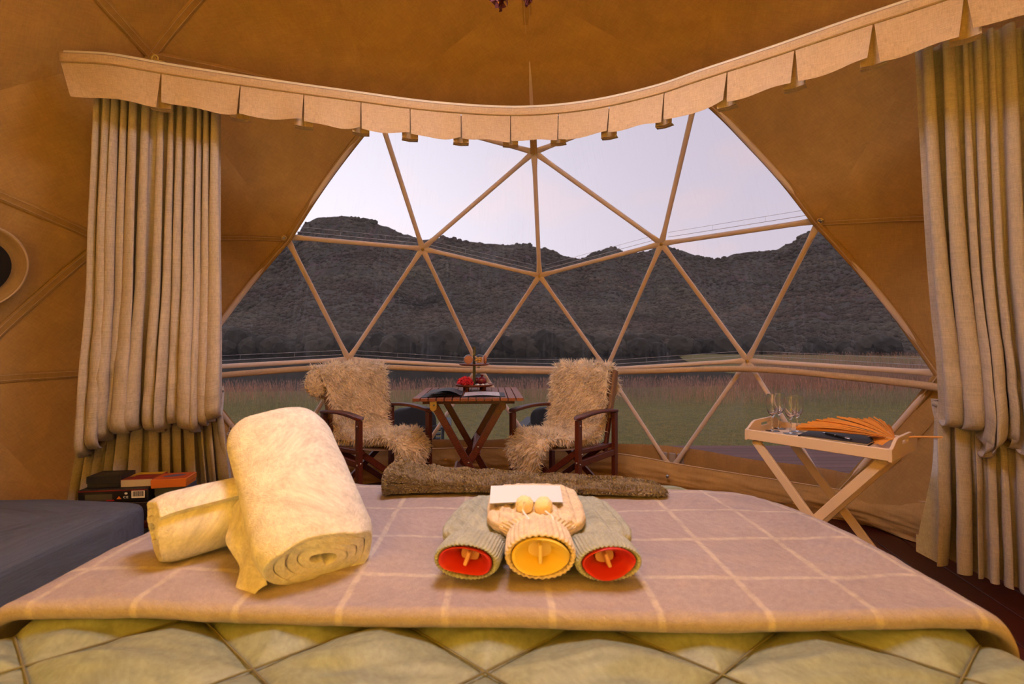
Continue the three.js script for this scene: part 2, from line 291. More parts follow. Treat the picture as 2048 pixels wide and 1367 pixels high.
// the dome's struts in the window, each with flattened ends, and the bolts of its joints
const frame = structure('trim_1', 'cream steel dome struts crossing the clear window');
const edges = new Map(); for (const f of windowFaces) for (let k = 0; k < 3; k++) { const e = [f[k], f[(k + 1) % 3]].sort((a, b) => a - b); edges.set(e.join(), e); }
edges.set('4,7', [7, 4]);
function strut(a, b) {
  const d = b.clone().sub(a), L = d.length(); d.normalize();
  const n = inward(a.clone().lerp(b, 0.5)), s = d.clone().cross(n).normalize(), r = 0.0155;
  const st = [0, 0.012, 0.03, 0.06, 0.1, 0.16, 0.5, 0.84, 0.9, 0.94, 0.97, 0.988, 1];
  return sheet(14, st.length - 1, (u, v, q) => {
    const t = st[Math.round(v * (st.length - 1))], e = Math.min(t, 1 - t) * L, k = smoothstep(e, 0.03, 0.13), c = Math.cos(u * 2 * Math.PI), w = Math.sin(u * 2 * Math.PI), cap = t === 0 || t === 1 ? 0.05 : 1;
    q.copy(a).addScaledVector(d, t * L).addScaledVector(s, c * r * lerp(1.35, 1, k) * cap).addScaledVector(n, w * r * lerp(0.3, 1, k) * cap);
  }, 0.1, L, true);
}
for (const [i, j] of edges.values()) {
  const lower = base[i] || base[j];
  if (base[i] && base[j]) continue;
  part('strut', strut(nodes[i], nodes[j]), lower || nodes[i].y < 1.2 ? M.strut : M.strut, frame);
}
for (const i of [4, 7, 9, 8, 15, 14, 6, 37, 31, 34, 40, 13, 5, 32]) {
  const p = nodes[i], n = inward(p);
  part('joint_plate', rod(p.clone().addScaledVector(n, -0.006), p.clone().addScaledVector(n, 0.006), 0.026, 16), M.strut, frame);
  part('joint_bolt', [rod(p.clone().addScaledVector(n, 0.004), p.clone().addScaledVector(n, 0.018), 0.011, 6), rod(p.clone().addScaledVector(n, 0.016), p.clone().addScaledVector(n, 0.024), 0.006, 10)], i === 37 ? M.steel : M.brass, frame);
}
// a sleeved hoop running round inside the frame at sill height
const hoop = structure('trim_2', 'tan sleeved hoop across the window just below eye level');
{
  const P = [[250, 770, 2.45], [373, 757, 2.84], [540, 742, 3.2], [697, 733, 3.48], [957, 741, 3.78], [1213, 744, 3.67], [1495, 737.5, 3.17], [1690, 753, 2.8], [1886, 776, 2.38], [2000, 800, 2.05]].map(([x, y, d]) => at(x, y, d));
  const c = new THREE.CatmullRomCurve3(P);
  part('hoop_sleeve', sheet(16, 120, (u, v, q) => { const p = c.getPoint(v), t = c.getTangent(v), n = inward(p).setY(0).normalize(), a = u * 2 * Math.PI, r = 0.019 + 0.0012 * n3(v * 40, u * 3, 1); q.copy(p).addScaledVector(n, Math.cos(a) * r).add(V(0, Math.sin(a) * r * 1.05, 0)); }, 0.15, 6, true), M.rail, hoop);
}
// the clear sheets
const win = structure('window_1', 'clear vinyl triangles looking out on the valley');
{
  const streak = tex(512, 512, (u, v, x, y) => { const a = Math.max(0, tile(u, v * 0.06, 90, 3)) * 0.30 + Math.max(0, tile(u * 0.5, v * 0.3, 14, 8)) * 0.22; return 0.16 + a * smoothstep(tile(u, v, 3, 2), -0.25, 0.35) + (g2(x, y) > 0.9985 ? 0.25 : 0); }, false, [0.8, 0.8]);
  const wob = tex(256, 256, (u, v) => 0.5 + tile(u, v, 7, 4), false, [1, 1]);
  const vinyl = new THREE.MeshPhysicalMaterial({ color: new THREE.Color().setRGB(0.97, 0.955, 0.965), roughness: 1, roughnessMap: streak, metalness: 0, transmission: 1, thickness: 0, ior: 1.36, side: THREE.DoubleSide, bumpMap: wob, bumpScale: 0.004 });
  const weld = mat([0.75, 0.74, 0.76], { roughness: 0.35, transmission: 0.35, thickness: 0 });
  const pane = (A, B, C) => {
    const p = [A, B, C].map((q) => radial(q, 0.022)), g = new THREE.BufferGeometry(), up = V(0, 1, 0), n = p[1].clone().sub(p[0]).cross(p[2].clone().sub(p[0])).normalize(); if (n.dot(inward(p[0])) < 0) { [p[1], p[2]] = [p[2], p[1]]; n.negate(); }
    const x = V().crossVectors(up, n).normalize(), y = V().crossVectors(n, x);
    g.setAttribute('position', new THREE.Float32BufferAttribute(p.flatMap((q) => [q.x, q.y, q.z]), 3)); g.setAttribute('uv', new THREE.Float32BufferAttribute(p.flatMap((q) => [q.dot(x), q.dot(y)]), 2)); g.computeVertexNormals();
    part('pane', g, vinyl, win);
  };
  for (const f of windowFaces) pane(...f.map((i) => nodes[i]));
  pane(nodes[13], nodes[7], cutPoint); pane(nodes[5], nodes[7], cutPoint);
  // overlapping welds above the level struts
  for (const [i, j] of [[14, 15], [15, 9], [9, 8], [8, 6], [42, 40], [40, 37], [37, 31], [31, 34], [34, 36]]) {
    const a = nodes[i], b = nodes[j], L = a.distanceTo(b);
    for (const [h, r] of [[0.034, 0.0016], [0.066, 0.0011]]) part('weld', rod(radial(a, 0.014).add(V(0, h, 0)).lerp(radial(b, 0.014).add(V(0, h, 0)), 0.05), radial(a, 0.014).add(V(0, h, 0)).lerp(radial(b, 0.014).add(V(0, h, 0)), 0.95), r, 6), weld, win);
    for (const t of [0.33, 0.66]) { const c = radial(a.clone().lerp(b, t + 0.04 * Math.sin(i)), 0.014); part('weld', rod(c.clone().add(V(0, 0.036, 0)), c.clone().add(V(0, 0.064, 0)), 0.0007, 5), weld, win); }
  }
}
// inner skirt of the liner under the window, slack, with a corded top
{
  const P = [[360, 905, 2.75], [470, 905, 3.05], [620, 903, 3.4], [760, 899, 3.6], [866, 897, 3.7], [949, 895, 3.75], [1031, 897, 3.74], [1237, 907, 3.55], [1370, 930, 3.3], [1560, 960, 3.0], [1726, 986, 2.76], [1900, 1010, 2.4]].map(([x, y, d]) => at(x, y, d)), c = new THREE.CatmullRomCurve3(P);
  part('inner_skirt', sheet(200, 24, (u, v, q) => { const p = c.getPoint(u), n = inward(p).setY(0).normalize(), y = lerp(p.y, 0.004, v); q.copy(p).setY(y).addScaledVector(n, 0.03 * Math.sin(v * Math.PI) * (1 + fbm(u * 30, v * 2, 3)) + 0.05 * fbm(u * 14, v * 5, 1.5) * v + 0.02 * v); }, 4.5, 0.2), M.canvas, wallF);
  part('piping', tube(c.getPoints(80), 0.0045, 160, 6), M.rail, wallF);
  for (const [x, y, d] of [[1335, 952, 3.28], [1693, 1030, 2.73]]) { const p = at(x, y, d), g = new THREE.SphereGeometry(0.011, 14, 10).translate(p.x, p.y, p.z); part('snap_button', g, M.steel, wallF); }
  // pocket where two struts reach the base
  const pk = nodes[32].clone(), n = inward(pk).setY(0).normalize(), s = V(0, 1, 0).cross(n);
  for (const o of [-0.06, 0.06, 0]) part('strut_pocket', rbox(0.05, 0.16, 0.02, 0.008).applyMatrix4(new THREE.Matrix4().makeBasis(s, V(0, 1, 0), n).setPosition(pk.clone().addScaledVector(s, o).addScaledVector(n, -0.03).setY(0.14))), M.linen, wallF);
}
// little tied cords on the side flanges
for (const [x, y, d, lab, p] of [[460, 868, 2.9, 0, wallL], [1795, 915, 2.6, 0, wallR]]) {
  const c = at(x, y, d), k = [];
  for (let i = 0; i <= 14; i++) { const a = i / 14 * Math.PI * 3; k.push(c.clone().add(V(Math.cos(a) * 0.012, Math.sin(a) * 0.010 + i * 0.001, Math.sin(a * 0.5) * 0.01))); }
  k.push(c.clone().add(V(0.006, 0.05, 0.01)), c.clone().add(V(0.022, 0.066, 0.012)));
  part('tie_cord', tube(k, 0.0026, 70, 6), M.cord, p);
}
// round vent in the left wall
{
  const w = structure('window_2', 'round dark vent in the left canvas wall'), c = radial(at(-42, 522, 1.78), -0.02), n = inward(c), mtx = new THREE.Matrix4().lookAt(V(0, 0, 0), n.clone().negate(), V(0, 1, 0)).setPosition(c);
  const hit = nodes[12].clone().add(nodes[29]).add(nodes[69]).divideScalar(3), pn = nodes[29].clone().sub(nodes[12]).cross(nodes[69].clone().sub(nodes[12])).normalize(); if (pn.dot(n) < 0) pn.negate();
  const ray = at(-84, 522, 1).sub(camera.position).normalize(), tt = hit.clone().sub(camera.position).dot(pn) / ray.dot(pn), cc = camera.position.clone().addScaledVector(ray, tt).addScaledVector(pn, 0.075);
  const m4 = new THREE.Matrix4().lookAt(V(0, 0, 0), pn.clone().negate(), V(0, 1, 0)).setPosition(cc);
  part('vent_screen', new THREE.CylinderGeometry(0.125, 0.125, 0.01, 40).rotateX(Math.PI / 2).applyMatrix4(m4), M.black, w);
  part('vent_sleeve', lathe([[0.126, -0.012], [0.15, -0.012], [0.168, 0.0], [0.176, 0.006], [0.182, 0.0], [0.182, -0.02], [0.126, -0.02]], 48).rotateX(Math.PI / 2).applyMatrix4(m4), M.seam, w);
  part('vent_rim', new THREE.TorusGeometry(0.182, 0.006, 8, 48).applyMatrix4(m4), M.rail, w);
}
// ---------------------------------------------------------------- floor
{
  const fl = structure('floor', 'dark red wooden floor boards'), r = 2.5;
  part('floor_base', new THREE.CylinderGeometry(2.5, 2.5, 0.1, 64).translate(DC.x, -0.072, DC.z), M.pedestal, fl);
  const g = rbox(0.146, 0.02, 1, 0.002, 1);
  for (let k = -17; k <= 17; k++) { const o = k * 0.15, h = Math.sqrt(Math.max(0, 2.42 * 2.42 - o * o)); if (h < 0.2) continue; const m = part('plank', g, M.floor[(k + 300) * 7 % 3], fl); m.scale.z = 2 * h; m.position.set(DC.x + o * Math.cos(0.18), -0.01, DC.z + o * Math.sin(0.18)); m.rotation.y = -0.18; }
}
// ---------------------------------------------------------------- pleated valance on a curved track
{
  const H = 2.15, top = [[40, 100], [122, 107], [216, 112], [327, 131], [481, 155], [700, 186], [871, 208], [1042, 217], [1178, 205], [1315, 174], [1400, 145], [1546, 97], [1711, 40], [1802, 10], [2048, -75], [2250, -150]].map(([x, y]) => at(x, y, (H - EYE) * F / (CY - y)));
  const curve = new THREE.CatmullRomCurve3(top.slice(1)), c = { p: (u) => curve.getPointAt(clamp(u, 0, 1)), n: (u) => { const t = curve.getTangentAt(clamp(u, 0, 1)); return V(-t.z, 0, t.x).normalize(); } };
  if (c.n(0.5).z < 0) { const o = c.n; c.n = (u) => o(u).negate(); }
  const L = curve.getLength(), val = thing('valance', 'tan pleated fabric valance hanging over the window and curtains', 'valance');
  const findU = (x) => { let a = 0, b = 1; for (let i = 0; i < 40; i++) { const m = (a + b) / 2, p = c.p(m); ((p.x / -p.z) * F + CX < x) ? a = m : b = m; } return (a + b) / 2; };
  const cuts = [0, ...[323, 481, 608, 722, 820, 922, 1021, 1117, 1219, 1329, 1455, 1590, 1747, 1930].map(findU), 1];
  const drop = 0.132, head = 0.036, nu = 26;
  part('header_band', sheet(220, 8, (u, v, q) => { const a = v * 2 * Math.PI; q.copy(c.p(u)).addScaledVector(c.n(u), 0.006 + 0.005 * Math.cos(a)).add(V(0, -head / 2 + head * 0.55 * Math.sin(a), 0)); }, L, 0.1, true), M.valance, val);
  const r = mulberry(77);
  for (let k = 0; k + 1 < cuts.length; k++) {
    const a = cuts[k], b = cuts[k + 1], w = (b - a) * L, ph = r() * 6, amp = 0.006 + r() * 0.007, end = k === 0 ? 0.7 : k === 13 ? 0.6 : 0;
    part('pleat_panel', sheet(nu, 14, (u, v, q) => {
      const open = 0.003 + v * (k < 2 ? 0.014 : k > 11 ? 0.03 : k > 9 ? 0.012 : 0.004), e = open / w * 0.5, uu = lerp(a + (k ? (b - a) * e : v * 0.018), b - (b - a) * e, u);
      const flare = v * (0.022 + amp * Math.sin(u * Math.PI * 2.3 + ph) + 0.012 * Math.pow(Math.abs(u * 2 - 1), 4)), curl = v > 0.9 ? (v - 0.9) * 0.02 : 0;
      q.copy(c.p(uu)).addScaledVector(c.n(uu), 0.004 + flare - curl).add(V(0, -head + 0.004 - drop * v * (1 + 0.05 * Math.sin(u * 5 + ph)) - (end ? 0.014 * v : 0), 0));
    }, w, drop), M.valance, val);
    part('stitching', tube(Array.from({ length: 12 }, (_, i) => { const u = lerp(a, b, i / 11); return c.p(u).addScaledVector(c.n(u), 0.0125).setY(H - head + 0.003); }), 0.0011, 24, 5), M.rail, val);
    if (k) {        // the folded-back box behind each slit, a little longer than the panels
      const u0 = a, hw = 0.036 / L;
      part('pleat_inset', sheet(10, 8, (u, v, q) => { const s = u * 2 - 1, uu = u0 + s * hw; q.copy(c.p(uu)).addScaledVector(c.n(uu), -0.014 * (1 - Math.abs(s)) - 0.003 + 0.016 * v * (1 - 0.5 * (1 - Math.abs(s)))).add(V(0, -head - (drop + 0.011) * v, 0)); }, 0.09, drop), M.valance, val);
      part('pleat_inset', sheet(10, 3, (u, v, q) => { const s = u * 2 - 1, uu = u0 + s * hw; q.copy(c.p(uu)).addScaledVector(c.n(uu), lerp(0.02, -0.02, v) * 0.9).add(V(0, -head - drop - 0.011 + 0.003 * Math.abs(s), 0)); }, 0.09, 0.03), M.valance, val);
    }
  }
  const tr = thing('curtain_track', 'pale curved curtain track behind the top edge of the valance', 'track');
  part('track_tube', tube(Array.from({ length: 60 }, (_, i) => c.p(i / 59).addScaledVector(c.n(i / 59), -0.02).setY(H + 0.012)), 0.011, 160, 10), M.track, tr);
  for (const [nd, u, label] of [[11, findU(318), 0], [2, findU(1900), 0]]) {
    const a = radial(nodes[nd], -0.04), b = c.p(u).addScaledVector(c.n(u), -0.02).setY(H + 0.02);
    for (const o of [-0.02, 0.012]) part('hanging_strap', ribbon([a.clone().add(V(o * 0.4, 0, 0)), a.clone().lerp(b, 0.5).add(V(o * 0.7, -0.012, 0.01)), b.clone().add(V(o, 0, 0))], 0.007, 0.003, V(0, 0.2, 1), 14), M.webbing, tr);
    part('buckle', new THREE.TorusGeometry(0.014, 0.003, 6, 16).translate(...a.clone().lerp(b, 0.35).toArray()), M.webbing, tr);
  }
}
// ---------------------------------------------------------------- gathered curtains
function curtain(label, o) {
  const t = thing('curtain', label, 'curtain'), r = mulberry(o.seed), n = o.folds;
  const cum = [0]; for (let i = 0; i < n; i++) cum.push(cum[i] + 0.45 + r() * 1.2); const tot = cum[n];
  const foldA = Array.from({ length: n + 1 }, () => 0.45 + r() * 1.25), hang = Array.from({ length: n + 1 }, () => r()), lean = Array.from({ length: n + 1 }, () => r() - 0.5);
  const where = (u) => { const s = u * tot; let i = 0; while (i < n - 1 && cum[i + 1] < s) i++; return [i, (s - cum[i]) / (cum[i + 1] - cum[i])]; };
  const mixf = (arr, u) => { const [i, f] = where(u), k = f * f * (3 - 2 * f); return lerp(arr[i], arr[i + 1], k); };
  const nrm = (a, b) => { const d = b.clone().sub(a); const q = V(-d.z, 0, d.x).normalize(); return q.z > 0 || Math.abs(q.z) < 0.2 && inward(a).dot(q) > 0 ? q : q.negate(); };
  const nT = nrm(o.top[0], o.top[1]);
  const wave = (u, v, sharp) => { const uu = clamp(u + 0.006 * n3(u * 5, v * 1.6, o.seed) * v + 0.004 * Math.sin(v * 3 + u * 9), 0, 1), [i, f] = where(uu); const s = Math.cos(f * 2 * Math.PI); return (Math.sign(s) * Math.pow(Math.abs(s), sharp)) * -lerp(foldA[i], foldA[i + 1], f); };
  const lat = (u, v) => { const [i, f] = where(u); return Math.sin(f * 4 * Math.PI) * lerp(foldA[i], foldA[i + 1], f); };
  const W = o.top[0].distanceTo(o.top[1]), side = o.top[1].clone().sub(o.top[0]).setY(0).normalize();
  // upper cloth: hangs in folds, bags out over the tie and tucks back under itself
  const rows = 90;
  const upper = sheet(n * 22, rows, (u, v, q) => {
    const k = clamp(v / 0.86, 0, 1), c = clamp((v - 0.86) / 0.14, 0, 1);
    const b = o.top[0].clone().lerp(o.top[1], u).lerp(o.mid[0].clone().lerp(o.mid[1], u), k);
    const low = mixf(hang, u), gather = smoothstep(k, 0.35, 1);
    const A = lerp(0.026, 0.040, smoothstep(k, 0.0, 0.75)) * (1 + 1.0 * gather * gather * (0.3 + low)) * lerp(1, 0.5, c);
    const bulge = 0.08 * smoothstep(k, 0.55, 1) * (0.6 + 0.8 * low);
    q.copy(b).addScaledVector(nT, A * wave(u, k, 1.0) + bulge).addScaledVector(side, 0.012 * lat(u, v) * (0.5 + k) + 0.02 * lean[0] * gather + 0.02 * mixf(lean, u) * gather);
    const dropY = (0.0 + 0.11 * low) * smoothstep(k, 0.75, 1);
    if (c > 0) { const a = c * Math.PI * 0.95, rad = 0.055 + 0.03 * low; q.addScaledVector(nT, -rad * (1 - Math.cos(a)) - c * c * 0.05); q.y -= dropY + Math.sin(a) * rad * 0.95 - c * c * 0.05; }
    else q.y -= dropY;
    q.addScaledVector(nT, 0.012 * fbm(u * 9, k * 3.5, o.seed, 3) * (0.4 + gather * 1.6) + 0.030 * fbm(u * 20, k * 11, o.seed + 8, 2) * Math.pow(gather, 3));
  }, W * 2.4, 1.5);
  part('drape', upper, M.linen, t);
  const lower = sheet(n * 18, 60, (u, v, q) => {
    const b = o.mid[0].clone().lerp(o.mid[1], u).lerp(o.bot[0].clone().lerp(o.bot[1], u), v); b.y += lerp(0.015, 0, v);
    const A = lerp(0.013, 0.055, smoothstep(v, 0, 0.7));
    q.copy(b).addScaledVector(nT, A * wave(u * 0.97 + 0.015, 1 + v, 0.85) - 0.012 + 0.05 * v * (o.push || 0)).addScaledVector(side, 0.014 * lat(u, v));
    q.addScaledVector(nT, 0.014 * fbm(u * 16, v * 3, o.seed + 4, 3));
    q.y += 0.012 * mixf(lean, u) * v;
  }, W * 2.4, 0.8);
  part('lower_drape', lower, M.linen, t);
  part('gather_band', tube(Array.from({ length: 24 }, (_, i) => { const u = i / 23; return o.mid[0].clone().lerp(o.mid[1], u).addScaledVector(nT, -0.03 + 0.01 * Math.sin(i * 2.1)).add(V(0, 0.008, 0)); }), 0.012, 60, 8), M.linen, t);
  return [t, nT];
}
{
  curtain('long linen curtain on the left, gathered low beside the board games', { seed: 21, folds: 13, top: [at(186, 176, 1.90), at(441, 205, 2.10)], mid: [at(162, 838, 2.05), at(438, 780, 2.19)], bot: [at(118, 1120, 2.12), at(472, 1040, 2.36)], push: 0.3 });
  const [t] = curtain('long linen curtain on the right, tied low beside the cream tray table', { seed: 34, folds: 9, top: [at(1832, 92, 1.69), at(2160, 20, 1.49)], mid: [at(1872, 812, 2.02), at(2190, 868, 1.58)], bot: [at(1862, 1118, 2.10), at(2230, 1250, 1.62)], push: 0.2 });
  // pale lining edge standing out on the window side
  const a = at(1868, 878, 2.05), b = at(1832, 1100, 2.13), w = V(0.055, -0.02, 0.06);
  part('lining_edge', sheet(8, 30, (u, v, q) => { const k = smoothstep(v, 0, 0.55); q.copy(a).lerp(b, v).addScaledVector(w, u * lerp(0.25, 1, k)).add(V(0.018 * Math.sin(v * 4) * (1 - v) , -0.01 * u * v, 0.012 * Math.sin(u * 3))); }, 0.08, 0.5), M.lining, t, 'pale lining edge');
  part('lining_hem', sheet(8, 4, (u, v, q) => { q.copy(b).addScaledVector(w, u).add(V(-0.003, 0.075 - 0.078 * v - 0.01 * u, 0.012 * Math.sin(u * 3) + 0.004)); }, 0.08, 0.08), M.lining, t, 'pale stitched hem');
}
// ---------------------------------------------------------------- bed, quilt and checked blanket
const BED = { z: 0.62, half: 0.84, cx: -0.05, yaw: Math.atan2(1040 - CX, F) };
const bedM = new THREE.Matrix4().makeRotationY(-BED.yaw).setPosition(BED.cx, 0, 0);      // bed axes: x across, -z towards its foot
const bedP = (x, y, z) => V(x, y, z).applyMatrix4(bedM);
{
  const bed = thing('bed', 'double bed with a pale upholstered base under the sage quilt', 'bed', [BED.cx, 0, 0], -BED.yaw);
  part('mattress', rbox(1.52, 0.24, 2.0, 0.05, 4).translate(0, 0.43, -0.52), M.lining, bed);
  part('bed_base', rbox(1.52, 0.25, 2.0, 0.02).translate(0, 0.185, -0.52), M.couch, bed);
  for (const [x, z] of [[-0.7, 0.4], [0.7, 0.4], [-0.7, -1.44], [0.7, -1.44]]) part('leg', new THREE.CylinderGeometry(0.03, 0.022, 0.06, 16).translate(x, 0.03, z), M.darkWood, bed);
  part('headboard', rbox(1.62, 0.85, 0.08, 0.03, 3).translate(0, 0.45, 0.53), M.couch, bed);
  // profile of the bed's upper surface: flat, rolling over at the sides and the foot
  const surf = (x, z, top, half, foot, fall) => {           // x, z on the cloth -> point
    let px = x, py = top, pz = z; const rr = 0.075;
    const ax = Math.abs(x), ex = half - rr;
    if (ax > ex) { const s = ax - ex, a = Math.min(s / rr, Math.PI / 2); px = Math.sign(x) * (ex + Math.sin(a) * rr + 0.03 * Math.max(0, s - rr * 1.57)); py -= rr * (1 - Math.cos(a)) + Math.max(0, s - rr * Math.PI / 2); }
    const ez = -(foot - rr); if (z < ez) { const s = ez - z, a = Math.min(s / rr, Math.PI / 2); pz = ez - Math.sin(a) * rr; py -= rr * (1 - Math.cos(a)) + Math.max(0, s - rr * Math.PI / 2); }
    // softly crowned foot corners
    const cx = clamp((ax - 0.45) / 0.35, 0, 1), cz = clamp((-z - 1.05) / 0.45, 0, 1); py -= 0.03 * cx * cx * cz * cz; px *= 1 - 0.07 * cz * cz * cx;
    return [px, Math.max(py, fall), pz];
  };
  const quiltH = (x, z) => { const a = x / 0.352 + z / 0.282, b = x / 0.352 - z / 0.282, q = (t) => Math.abs(t - Math.round(t)) * 2; const e = Math.min(q(a), q(b)); return 0.5 * (1 - Math.exp(-e * 7)) + 0.5 * smoothstep(e, 0, 0.9); };
  const q = thing('quilt', 'sage green diamond quilted bedspread spread over the whole bed', 'quilt', [BED.cx, 0, 0], -BED.yaw);
  part('cover', sheet(460, 480, (u, v, p) => {
    const x = (u - 0.5) * 2.1, z = lerp(0.42, -1.98, v), wr = fbm(x * 2.6, z * 17 + 2 * fbm(x * 2, z * 2, 1, 2), 3, 3);
    const d = quiltH(x + 0.002, z + 0.719), [a, b, c] = surf(x, z, 0.557, 0.855, 1.66, 0.16);
    p.set(a, b + 0.030 * d - 0.006 + 0.017 * wr * (0.25 + d), c);
  }, 2.1, 2.4), M.quilt, q);
  // the stitched lines of the quilting
  {
    const lines = [];
    for (const sg of [1, -1]) for (let k = -9; k <= 9; k++) {
      const pts = []; for (let i = 0; i <= 44; i++) { const z = lerp(0.40, -1.62, i / 44), x = (k - sg * (z + 0.719) / 0.282) * 0.352 - 0.002; if (Math.abs(x) < 0.90) { const [a, b, c] = surf(x, z, 0.557, 0.855, 1.66, 0.16); pts.push(V(a, b - 0.0005, c)); } }
      if (pts.length > 3) lines.push(tube(pts, 0.0019, pts.length * 3, 6));
    }
    part('quilting_stitch', lines, M.thread, q, 'dark olive stitched lines');
  }
  const bl = thing('blanket', 'mauve wool blanket with a cream windowpane check across the bed', 'blanket', [BED.cx, 0, 0], -BED.yaw);
  const P = 0.176, front = -0.797, back = -1.45;
  const check = tex(1024, 1024, (u, v, x, y) => {
    const nz = tile(u, v, 60, 3) * 0.06 + (g2(x, y) - 0.5) * 0.09 + tile(u, v, 6, 8) * 0.05, uu = u * 4 + tile(u, v, 20, 1) * 0.012, vv = v * 4 + tile(u, v, 20, 6) * 0.012;
    const l = (t) => 1 - smoothstep(Math.abs(t - Math.round(t)), 0.016, 0.05), k = Math.max(l(uu), l(vv)) * (0.34 + 0.5 * tile(u, v, 30, 13));
    return [lerp(0.635, 0.86, k) + nz, lerp(0.585, 0.82, k) + nz, lerp(0.585, 0.71, k) + nz * 0.9];
  }, true);
  const woolBump = fleeceBump.clone(); woolBump.repeat.set(2.4, 2.4); woolBump.needsUpdate = true;
  const wool = mat([1, 1, 1], { map: check, roughness: 1, bumpMap: woolBump, bumpScale: 0.0009, sheen: 0.35, sheenRoughness: 0.6 });
  const skew = 0.045;
  const g = sheet(300, 260, (u, v, p) => {
    // v runs from the tucked lower hem round the folded edge and over the bed to the far hem
    const x = (u - 0.5) * 2.06, len = back - front; let z, y0 = 0, s = v * (Math.abs(len) + 0.06 + 0.18) - 0.24;      // metres along the cloth; the fold is at s in [-0.06, 0]
    if (s < -0.06) { z = front - 0.012 + (s + 0.06); y0 = -0.034; } else if (s < 0) { const a = (s + 0.06) / 0.06 * Math.PI; z = front + Math.sin(a) * 0.018 - 0.008; y0 = -0.017 - Math.cos(a) * 0.017; } else z = front - 0.008 - s;
    if (s < -0.06) z = front - 0.008 + (s + 0.06);
    z += 0.012 * Math.sin(x * 3.1 + 1) + 0.035 * Math.max(0, Math.abs(x) - 0.62) * (x < 0 ? 1.1 : -0.5);
    const far = smoothstep(-z, 1.3, 1.46); if (s > 0) z += far * (0.05 * Math.sin(x * 2.3 + 0.4) - 0.06 * x);
    const [a, b, c] = surf(x, z, 0.612, 0.868, 1.70, 0.2);
    p.set(a, b + y0 + 0.012 * fbm(x * 2.6, z * 5, 7, 3) + 0.004 * fbm(x * 12, z * 20, 2, 2), c);
  }, 1, 1);
  { const pos = g.attributes.position, uv = g.attributes.uv, len = Math.abs(back - front) + 0.24; for (let i = 0; i < pos.count; i++) { const u = uv.getX(i), s = uv.getY(i) * len - 0.24, x = (u - 0.5) * 2.06; uv.setXY(i, (x - 0.102 + s * skew) / (P * 4), (s - 0.105) / (P * 4)); } }
  part('cloth', g, wool, bl);
}
// ---------------------------------------------------------------- fur helper: many short bent tufts over a skin
function tufts(name, skin, parent, material, count, o) {
  const r = mulberry(o.seed), s = new MeshSurfaceSampler(new THREE.Mesh(skin, material)).setRandomGenerator(r).build();
  const p = [], ix = [], st = 4, w = o.width;
  for (let k = 0; k <= st; k++) { const t = k / st, ww = w * Math.pow(1 - t, 0.7) * 0.5; p.push(-ww, t, o.bend * t * t, ww, t, o.bend * t * t); if (k < st) { const a = k * 2; ix.push(a, a + 1, a + 3, a, a + 3, a + 2); } }
  const g = new THREE.BufferGeometry(); g.setAttribute('position', new THREE.Float32BufferAttribute(p, 3)); g.setAttribute('uv', new THREE.Float32BufferAttribute(new Float32Array(p.length / 3 * 2), 2)); g.setIndex(ix); g.computeVertexNormals();
  const m = new THREE.InstancedMesh(g, material, count), P = V(), N = V(), T = V(), X = V(), mx = new THREE.Matrix4(), col = new THREE.Color();
  for (let i = 0; i < count; i++) {
    s.sample(P, N); if (o.out) N.multiplyScalar(o.out(P, N));
    const f = o.flow(P, N), c = o.clump || 9;
    T.copy(N).multiplyScalar(o.lift).add(f).add(V(n3(P.x * c, P.y * c, P.z * c), n3(P.x * c + 9, P.y * c, P.z * c), n3(P.x * c, P.y * c + 9, P.z * c)).multiplyScalar(o.curl)).normalize();
    X.set(r() - 0.5, r() - 0.5, r() - 0.5).cross(T).normalize(); const Z = X.clone().cross(T), L = o.len * (0.6 + 0.8 * r());
    mx.makeBasis(X, T.clone().multiplyScalar(L), Z.multiplyScalar(L)).setPosition(P.addScaledVector(N, -0.004)); m.setMatrixAt(i, mx);
    const b = 0.82 + 0.36 * r() + 0.2 * n3(P.x * 14, P.y * 14, P.z * 14); col.setRGB(b, b * (0.97 + 0.03 * r()), b * (0.94 + 0.06 * r())); m.setColorAt(i, col);
  }
  m.name = name; m.userData = { kind: 'stuff' }; m.castShadow = m.receiveShadow = true; parent.add(m); return m;
}
